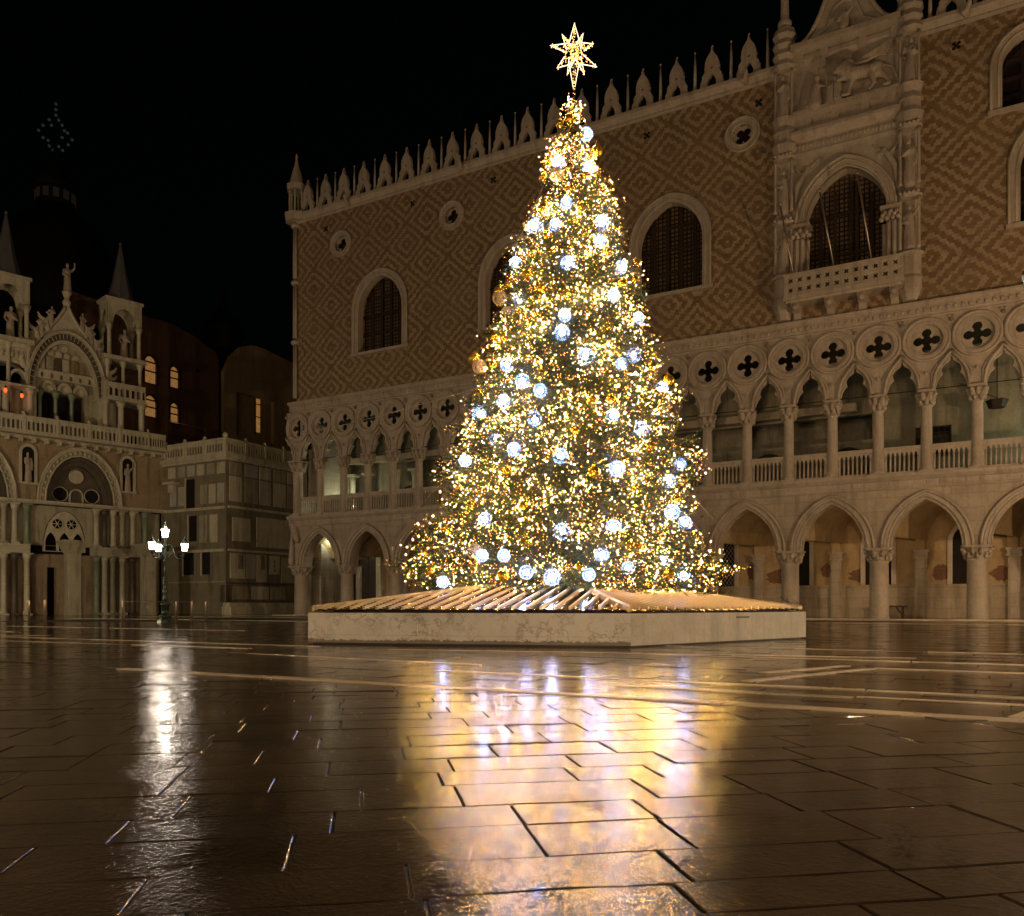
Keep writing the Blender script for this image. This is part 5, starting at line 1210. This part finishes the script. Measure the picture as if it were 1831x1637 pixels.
def tri_mesh(name, V, T, mat):
    me = bpy.data.meshes.new(name); me.vertices.add(len(V)); me.vertices.foreach_set('co', V.astype(np.float32).ravel())
    me.loops.add(len(T) * 3); me.loops.foreach_set('vertex_index', T.astype(np.int32).ravel()); me.polygons.add(len(T))
    me.polygons.foreach_set('loop_start', np.arange(0, len(T) * 3, 3, dtype=np.int32)); me.update(calc_edges=True); me.validate(); me.materials.append(mat); return me
print('needle tris', len(T))
mobj(tri_mesh('needles', V, T, M['needle']), 'needles', M['needle'], tree, kind='stuff')
bmsh = MB()
for l in branch_lines: bmsh.tube([tuple(p) for p in l], [.035, .026, .018, .008], 4)
bmsh.build('branches', M['bark'], tree, kind='stuff')
# fairy lights: small six sided bulbs strung through the sprays
OV = np.array([(1, 0, 0), (-1, 0, 0), (0, 1, 0), (0, -1, 0), (0, 0, 1), (0, 0, -1)], float); OT = np.array([(0, 2, 4), (2, 1, 4), (1, 3, 4), (3, 0, 4), (2, 0, 5), (1, 2, 5), (3, 1, 5), (0, 3, 5)])
fwd = np.array([-math.sin(YAW), math.cos(YAW), 0])
sets = {'bulb': [], 'bulb_white': [], 'bulb_pink': []}
for st, tip in bulbs:
    front = -(np.dot((st + tip) / 2, fwd)) / max(.3, rad(st[2]))
    from mathutils import noise as mnz
    dn = mnz.noise(Vector(((st + tip) / 2 * 1.7).tolist())); n = RNG.poisson((2.45 if front > -.1 else .4) * max(.10, 1 + 2.6 * dn) * (.35 if st[2] > 10.9 else 1))
    for _ in range(n):
        p = st + (tip - st) * RNG.uniform(.35, 1.2) + RNG.normal(0, .04, 3); r = np.hypot(p[0], p[1]); p[:2] *= 1 + .06 / max(r, .1)
        if r < .42 * rad(p[2]) or p[2] < .9: continue
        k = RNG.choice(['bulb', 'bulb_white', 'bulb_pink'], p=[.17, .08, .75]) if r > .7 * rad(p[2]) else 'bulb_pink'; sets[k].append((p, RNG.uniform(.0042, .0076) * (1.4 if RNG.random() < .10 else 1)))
for _ in range(46):
    a = RNG.uniform(0, 2 * PI); z_ = RNG.uniform(10.9, 11.75); q_ = .05 + .16 * (11.8 - z_); sets['bulb_pink' if RNG.random() < .6 else 'bulb'].append((np.array([q_ * math.cos(a), q_ * math.sin(a), z_]), .0075))
nbulb = 0
for k, lst in sets.items():
    P = np.array([p for p, r in lst]); Rr = np.array([r for p, r in lst]); nbulb += len(P)
    VV = (P[:, None, :] + OV[None] * Rr[:, None, None]).reshape(-1, 3); TT = (OT[None] + (np.arange(len(P)) * 6)[:, None, None]).reshape(-1, 3)
    mobj(tri_mesh('fairy_lights', VV, TT, M[k]), 'fairy_lights', M[k], tree, kind='stuff')
print('bulbs', nbulb)
# ---- hanging ornaments, placed on the outer shell of the tree
def shell(px, py, k=.98):
    """point of the tree's front surface seen at a pixel of the photograph"""
    c = Vector((TR.x, TR.y)); Y0 = w2cam(c.x, c.y)[1]; Y = Y0
    for _ in range(4):
        p = at(px, py, Y); X, _y = w2cam(p.x, p.y); xc = w2cam(c.x, c.y)[0]; R = rad(p.z) * k; d = min(abs(X - xc), R * .99); Y = Y0 - math.sqrt(R * R - d * d)
    return at(px, py, Y - .04)
def globe_meshes():
    w_ = MB(); l_ = MB(); r = .142
    for k in range(6):
        a = PI * k / 6; w_.tube([(r * math.cos(t) * math.cos(a), r * math.cos(t) * math.sin(a), r * math.sin(t)) for t in np.linspace(0, 2 * PI, 17)[:-1]], .004, 3, closed=True)
    w_.tube([(0, 0, r), (0, 0, r + .1)], .005, 4)
    n = 120; rg = random.Random(3)
    for i in range(n):
        z = 1 - 2 * (i + .5) / n; ph = i * 2.39996 + rg.uniform(-.25, .25); q = math.sqrt(1 - z * z); rr_ = r * rg.uniform(.9, 1.05); s = rg.uniform(.0085, .014); c = (rr_ * q * math.cos(ph), rr_ * q * math.sin(ph), rr_ * z)
        l_.add([(c[0] + v[0] * s, c[1] + v[1] * s, c[2] + v[2] * s) for v in OV], [tuple(t) for t in OT])
    h_ = MB()
    h_.sphere((0, 0, 0), .062, 10)
    return w_.mesh('wire_ball', M['white_wire']), l_.mesh('led_cluster', M['blue_led']), h_.mesh('light_core', M['white_led'])
WB, LC, HC = globe_meshes()
BL = [(1048, 240), (998, 290), (1052, 300), (1013, 362), (993, 401), (955, 405), (1076, 398), (1072, 430), (922, 470), (1015, 470), (1110, 478), (929, 537), (1097, 528), (1010, 563), (1141, 568), (1005, 594), (1047, 637), (1133, 635), (1111, 650), (907, 652), (1183, 695), (966, 698), (900, 717), (934, 681), (857, 740), (956, 748), (1096, 742), (1147, 767), (887, 785), (919, 803), (1002, 815), (832, 823), (1103, 838), (1216, 830), (1197, 860), (867, 928), (1202, 915), (1225, 935), (1005, 950), (1097, 943), (862, 993), (901, 993), (1076, 992), (1123, 1015), (1186, 1000), (792, 1040), (941, 1023), (987, 1032), (1053, 1027), (1223, 1025)]
ORD = ['', 'second ', 'third ', 'fourth ', 'fifth ', 'sixth ', 'seventh ', 'eighth ', 'ninth ', 'tenth ', 'eleventh ', 'twelfth ', 'thirteenth ', 'fourteenth ']
def placed(lst, step, what):
    """labels by height band on the tree and place within the band"""
    bands = {}
    for p in lst: bands.setdefault(int((p[1] - 190) // step), []).append(p)
    out = {}
    ks = sorted(bands)
    for bi, k in enumerate(ks):
        row = sorted(bands[k])
        hn = 'topmost' if bi == 0 else ('lowest' if bi == len(ks) - 1 else ORD[bi].strip() + ' highest')
        for i, p in enumerate(row):
            pos = 'alone' if len(row) == 1 else ('leftmost' if i == 0 else ('rightmost' if i == len(row) - 1 else ORD[i] + 'from left'))
            out[p] = f'{what} in the {hn} tier of the tree, {pos}'
    return out
lb = placed(BL, 95, 'blue white glowing wire ball')
for p in BL:
    q = shell(*p, k=random.uniform(.93, 1.06)); e = empty('light_ball', q, random.uniform(0, 3), label=lb[p], cat='light ball', group='blue white light balls hung on the tree')
    s = random.uniform(.82, 1.08); e.scale = (s, s, s); mobj(WB, 'wire_frame', M['white_wire'], e); mobj(LC, 'led_cluster', M['blue_led'], e, kind='stuff'); mobj(HC, 'light_core', M['white_led'], e)
def baub():
    return MB().sphere((0, 0, 0), .115, 18).mesh('bauble', M['gold']), MB().lathe([(.026, .105), (.026, .135), (.012, .14)], 8).tube([(0, 0, .14), (0, 0, .22)], .004, 4).mesh('cap', M['gold'])
GB, GC = baub()
for poly in GB.polygons: poly.use_smooth = True
GL = [(1020, 213), (1001, 221), (1041, 240), (1067, 270), (983, 285), (1018, 298), (972, 316), (1048, 313), (1018, 336), (1082, 337), (1039, 370), (974, 372), (1060, 408), (980, 421), (1084, 420), (1085, 450), (984, 452), (943, 490), (1137, 470), (1134, 500), (1112, 506), (913, 504), (965, 513), (893, 520), (1006, 528), (928, 566), (1131, 548), (1086, 583), (900, 600), (884, 602), (1168, 630), (946, 645), (1106, 628), (1165, 655), (848, 640), (882, 650), (966, 668), (1195, 680), (856, 705), (1058, 715), (1092, 712), (1028, 768), (1156, 747), (1183, 755), (868, 822), (984, 808), (1062, 842), (906, 840), (1162, 797), (1160, 825), (1187, 822), (1138, 875), (1220, 858), (1208, 893), (843, 904), (829, 923), (938, 903), (798, 945), (1038, 935), (1242, 960), (941, 970), (1125, 975), (1143, 977), (848, 1010), (900, 1028), (1037, 1012), (1250, 1015), (1160, 1045), (1195, 1025), (770, 1020)]
gl_ = placed(GL, 75, 'shiny gold bauble')
for p in GL:
    q = shell(*p, k=.99); s = random.uniform(.72, 1.12); e = empty('bauble', q, label=gl_[p], cat='bauble', group='gold baubles hung on the tree'); e.scale = (s, s, s)
    mobj(GB, 'ball', M['gold'], e); mobj(GC, 'cap', M['gold'], e)
wk = MB(); rg = random.Random(9)
for k in range(26):
    n = Vector((rg.gauss(0, 1), rg.gauss(0, 1), rg.gauss(0, 1))).normalized(); a = n.orthogonal().normalized(); b = n.cross(a); wk.tube([tuple((a * math.cos(t) + b * math.sin(t)) * .15) for t in np.linspace(0, 2 * PI, 15)[:-1]], .007, 3, closed=True)
wkm = wk.mesh('wicker_ball', M['wicker'])
for (x, y), l in (((996, 312), 'unlit pale wicker ball near the tree top, left of the trunk line'), ((908, 560), 'unlit pale wicker ball on the left side beside a gold bauble'), ((893, 532), 'unlit pale wicker ball partly under a gold bauble on the left side'), ((857, 655), 'unlit pale wicker ball at the far left edge at mid height'), ((848, 985), 'unlit pale wicker ball low on the left of the tree')):
    mobj(wkm, 'wicker_ball', M['wicker'], None, shell(x, y, .97), label=l, cat='wicker ball', group='pale wicker balls')

# ---- star of light on top
sY = w2cam(TR.x, TR.y)[1]; sc0 = at(1027, 92, sY); star = empty('tree_top_star', sc0, YAW, label='large glowing many pointed star of light ropes on the tree top', cat='star')
k_ = sY / F
def P2(x, y): return ((x - 1027) * k_, 0, -(y - 92) * k_)
tips = [((1027, 41), 9), ((1043, 59), 5.5), ((1061, 78), 8), ((1067, 119), 9), ((1045, 133), 5.5), ((1026.5, 166), 9), ((1014, 134), 5.5), ((996, 121), 9), ((984, 81), 8), ((1005, 61), 5.5)]
fl = MB(); rgs = random.Random(4)
for i, ((x, y), wd) in enumerate(tips):
    dx, dy = x - 1027, y - 92; L = math.hypot(dx, dy); nx, ny = -dy / L, dx / L; ux, uy = dx / L, dy / L; b0 = 15
    a = P2(1027 + ux * b0 + nx * wd, 92 + uy * b0 + ny * wd); b = P2(1027 + ux * b0 - nx * wd, 92 + uy * b0 - ny * wd); t = P2(x, y); off = (.10 if i % 2 else -.06)
    arm_ = MB()
    arm_.tube([(a[0], off, a[2]), t, (b[0], off, b[2])], .011, 5)
    arm_.build('star_point', M['star_tube'], star)
    for _ in range(int(8 + L * .8)):
        s = rgs.random() ** 1.3 * .95; w2 = wd * (1 - s) * rgs.uniform(-.85, .85); q = P2(1027 + ux * (b0 * .3 + (L - b0 * .3) * s) + nx * w2, 92 + uy * (b0 * .3 + (L - b0 * .3) * s) + ny * w2)
        c = (q[0], rgs.uniform(-.08, .08), q[2]); r0 = rgs.uniform(.007, .013); fl.add([(c[0] + v[0] * r0, c[1] + v[1] * r0, c[2] + v[2] * r0) for v in OV], [tuple(tt) for tt in OT])
for _ in range(45):
    a = rgs.uniform(0, 2 * PI); r1 = rgs.random() ** .5 * 21 * k_; c = (r1 * math.cos(a), rgs.uniform(-.12, .12), r1 * math.sin(a)); r0 = rgs.uniform(.008, .014); fl.add([(c[0] + v[0] * r0, c[1] + v[1] * r0, c[2] + v[2] * r0) for v in OV], [tuple(tt) for tt in OT])
fl.build('star_fairy_lights', M['star_bulb'], star, kind='stuff')
MB().tube([(0, 0, -1.4), (0, 0, .1)], .02, 6).build('star_pole', M['iron'], star)
# ---- guy wires
for (a, b, l) in ((((945, 380), 8.0), (31.0, -23.0, 0), None),):
    pass
def wire(p, q, l): MB().tube([tuple(p), tuple(Vector(p).lerp(Vector(q), .5) - Vector((0, 0, .05))), tuple(q)], .009, 4).build('guy_wire', M['wire'], None, label=l, cat='guy wire', group='wires steadying the tree')
wire(shell(875, 688, .9), at(560, 772, 30), 'thin pale wire running left from the middle of the tree towards the palace loggia')
wire(shell(800, 852, .9), on_v(628, 1032, -.2), 'thin pale wire slanting down left from the tree past the ground arches')
wire(shell(1215, 862, .9), on_v(1392, 1052, -.5), 'thin pale wire slanting down right from the tree towards the arcade')
wire(shell(985, 300, .9), at(915, 455, sY + 1.2), 'thin dark wire dropping left from the upper part of the tree')
# ---- two small fir sprigs on the plinth edge
def sprig(loc, n, h, label, lean=0.0):
    vs = []; ts = []; b = 0
    for i in range(n):
        t = i / n; az = i * 2.4; tv, tt = TEM[i % 5]; s = .42 * (1.05 - t); Rm = rotm(az, .5 - lean * .3, 0); vs.append((tv * s) @ Rm.T + np.array([lean * t * h, 0, t * h])); ts.append(tt + b); b += len(tv)
    e = empty('fir_sprig', loc, YAW, label=label, cat='fir sprig'); mobj(tri_mesh('needles', np.concatenate(vs), np.concatenate(ts), M['needle']), 'needles', M['needle'], e, kind='stuff')
    MB().tube([(0, 0, 0), (lean * h, 0, h)], [.015, .006], 5).build('stem', M['bark'], e)
pL = at(598, 1091, 17.0); sprig((pL.x, pL.y, ZP), 26, .38, 'small dark fir sprig standing at the left end of the plinth')
pR = at(1427, 1091, 17.6); sprig((pR.x, pR.y, ZP), 12, .32, 'small leaning fir sprig at the right end of the plinth', -1.2)
# ---- small wall lamps that light the two ends of the loggia
def glow(loc, e, col, label, r=.15):
    t = MB().sphere((0, 0, 0), .09, 8).build('wall_lamp', M['lantern'], None, loc, label=label, cat='lamp')
    ld = bpy.data.lights.new('wall_lamp_light', 'POINT'); ld.energy = e; ld.color = col; ld.shadow_soft_size = r; lo = bpy.data.objects.new('wall_lamp_light', ld); C.objects.link(lo); lo.parent = t; lo.location = (0, -.25, 0)
    return t
glow((2.1, 3.4, 7.5), 120, (.9, .95, .62), 'small lit wall lamp inside the north end of the palace loggia')
glow((44.4, 3.2, 8.2), 260, (.8, .85, .55), 'small lit wall lamp inside the loggia near the right edge')
glow((18.0, 3.0, 10.6), 260, (1, .85, .5), 'small lit wall lamp deep in the loggia just left of the tree')
glow((1.2, 2.2, 5.0), 40, (.9, .95, .65), 'small lit lamp beside the great wooden door in the corner arcade')

for x, l in ((32.0, 'left'), (36.0, 'middle'), (40.0, 'right')):
    glow((x, 1.55, 3.15), 34, (1, .62, .26), 'small amber lamp fixed behind the ' + l + ' of three capitals in the right arcade')
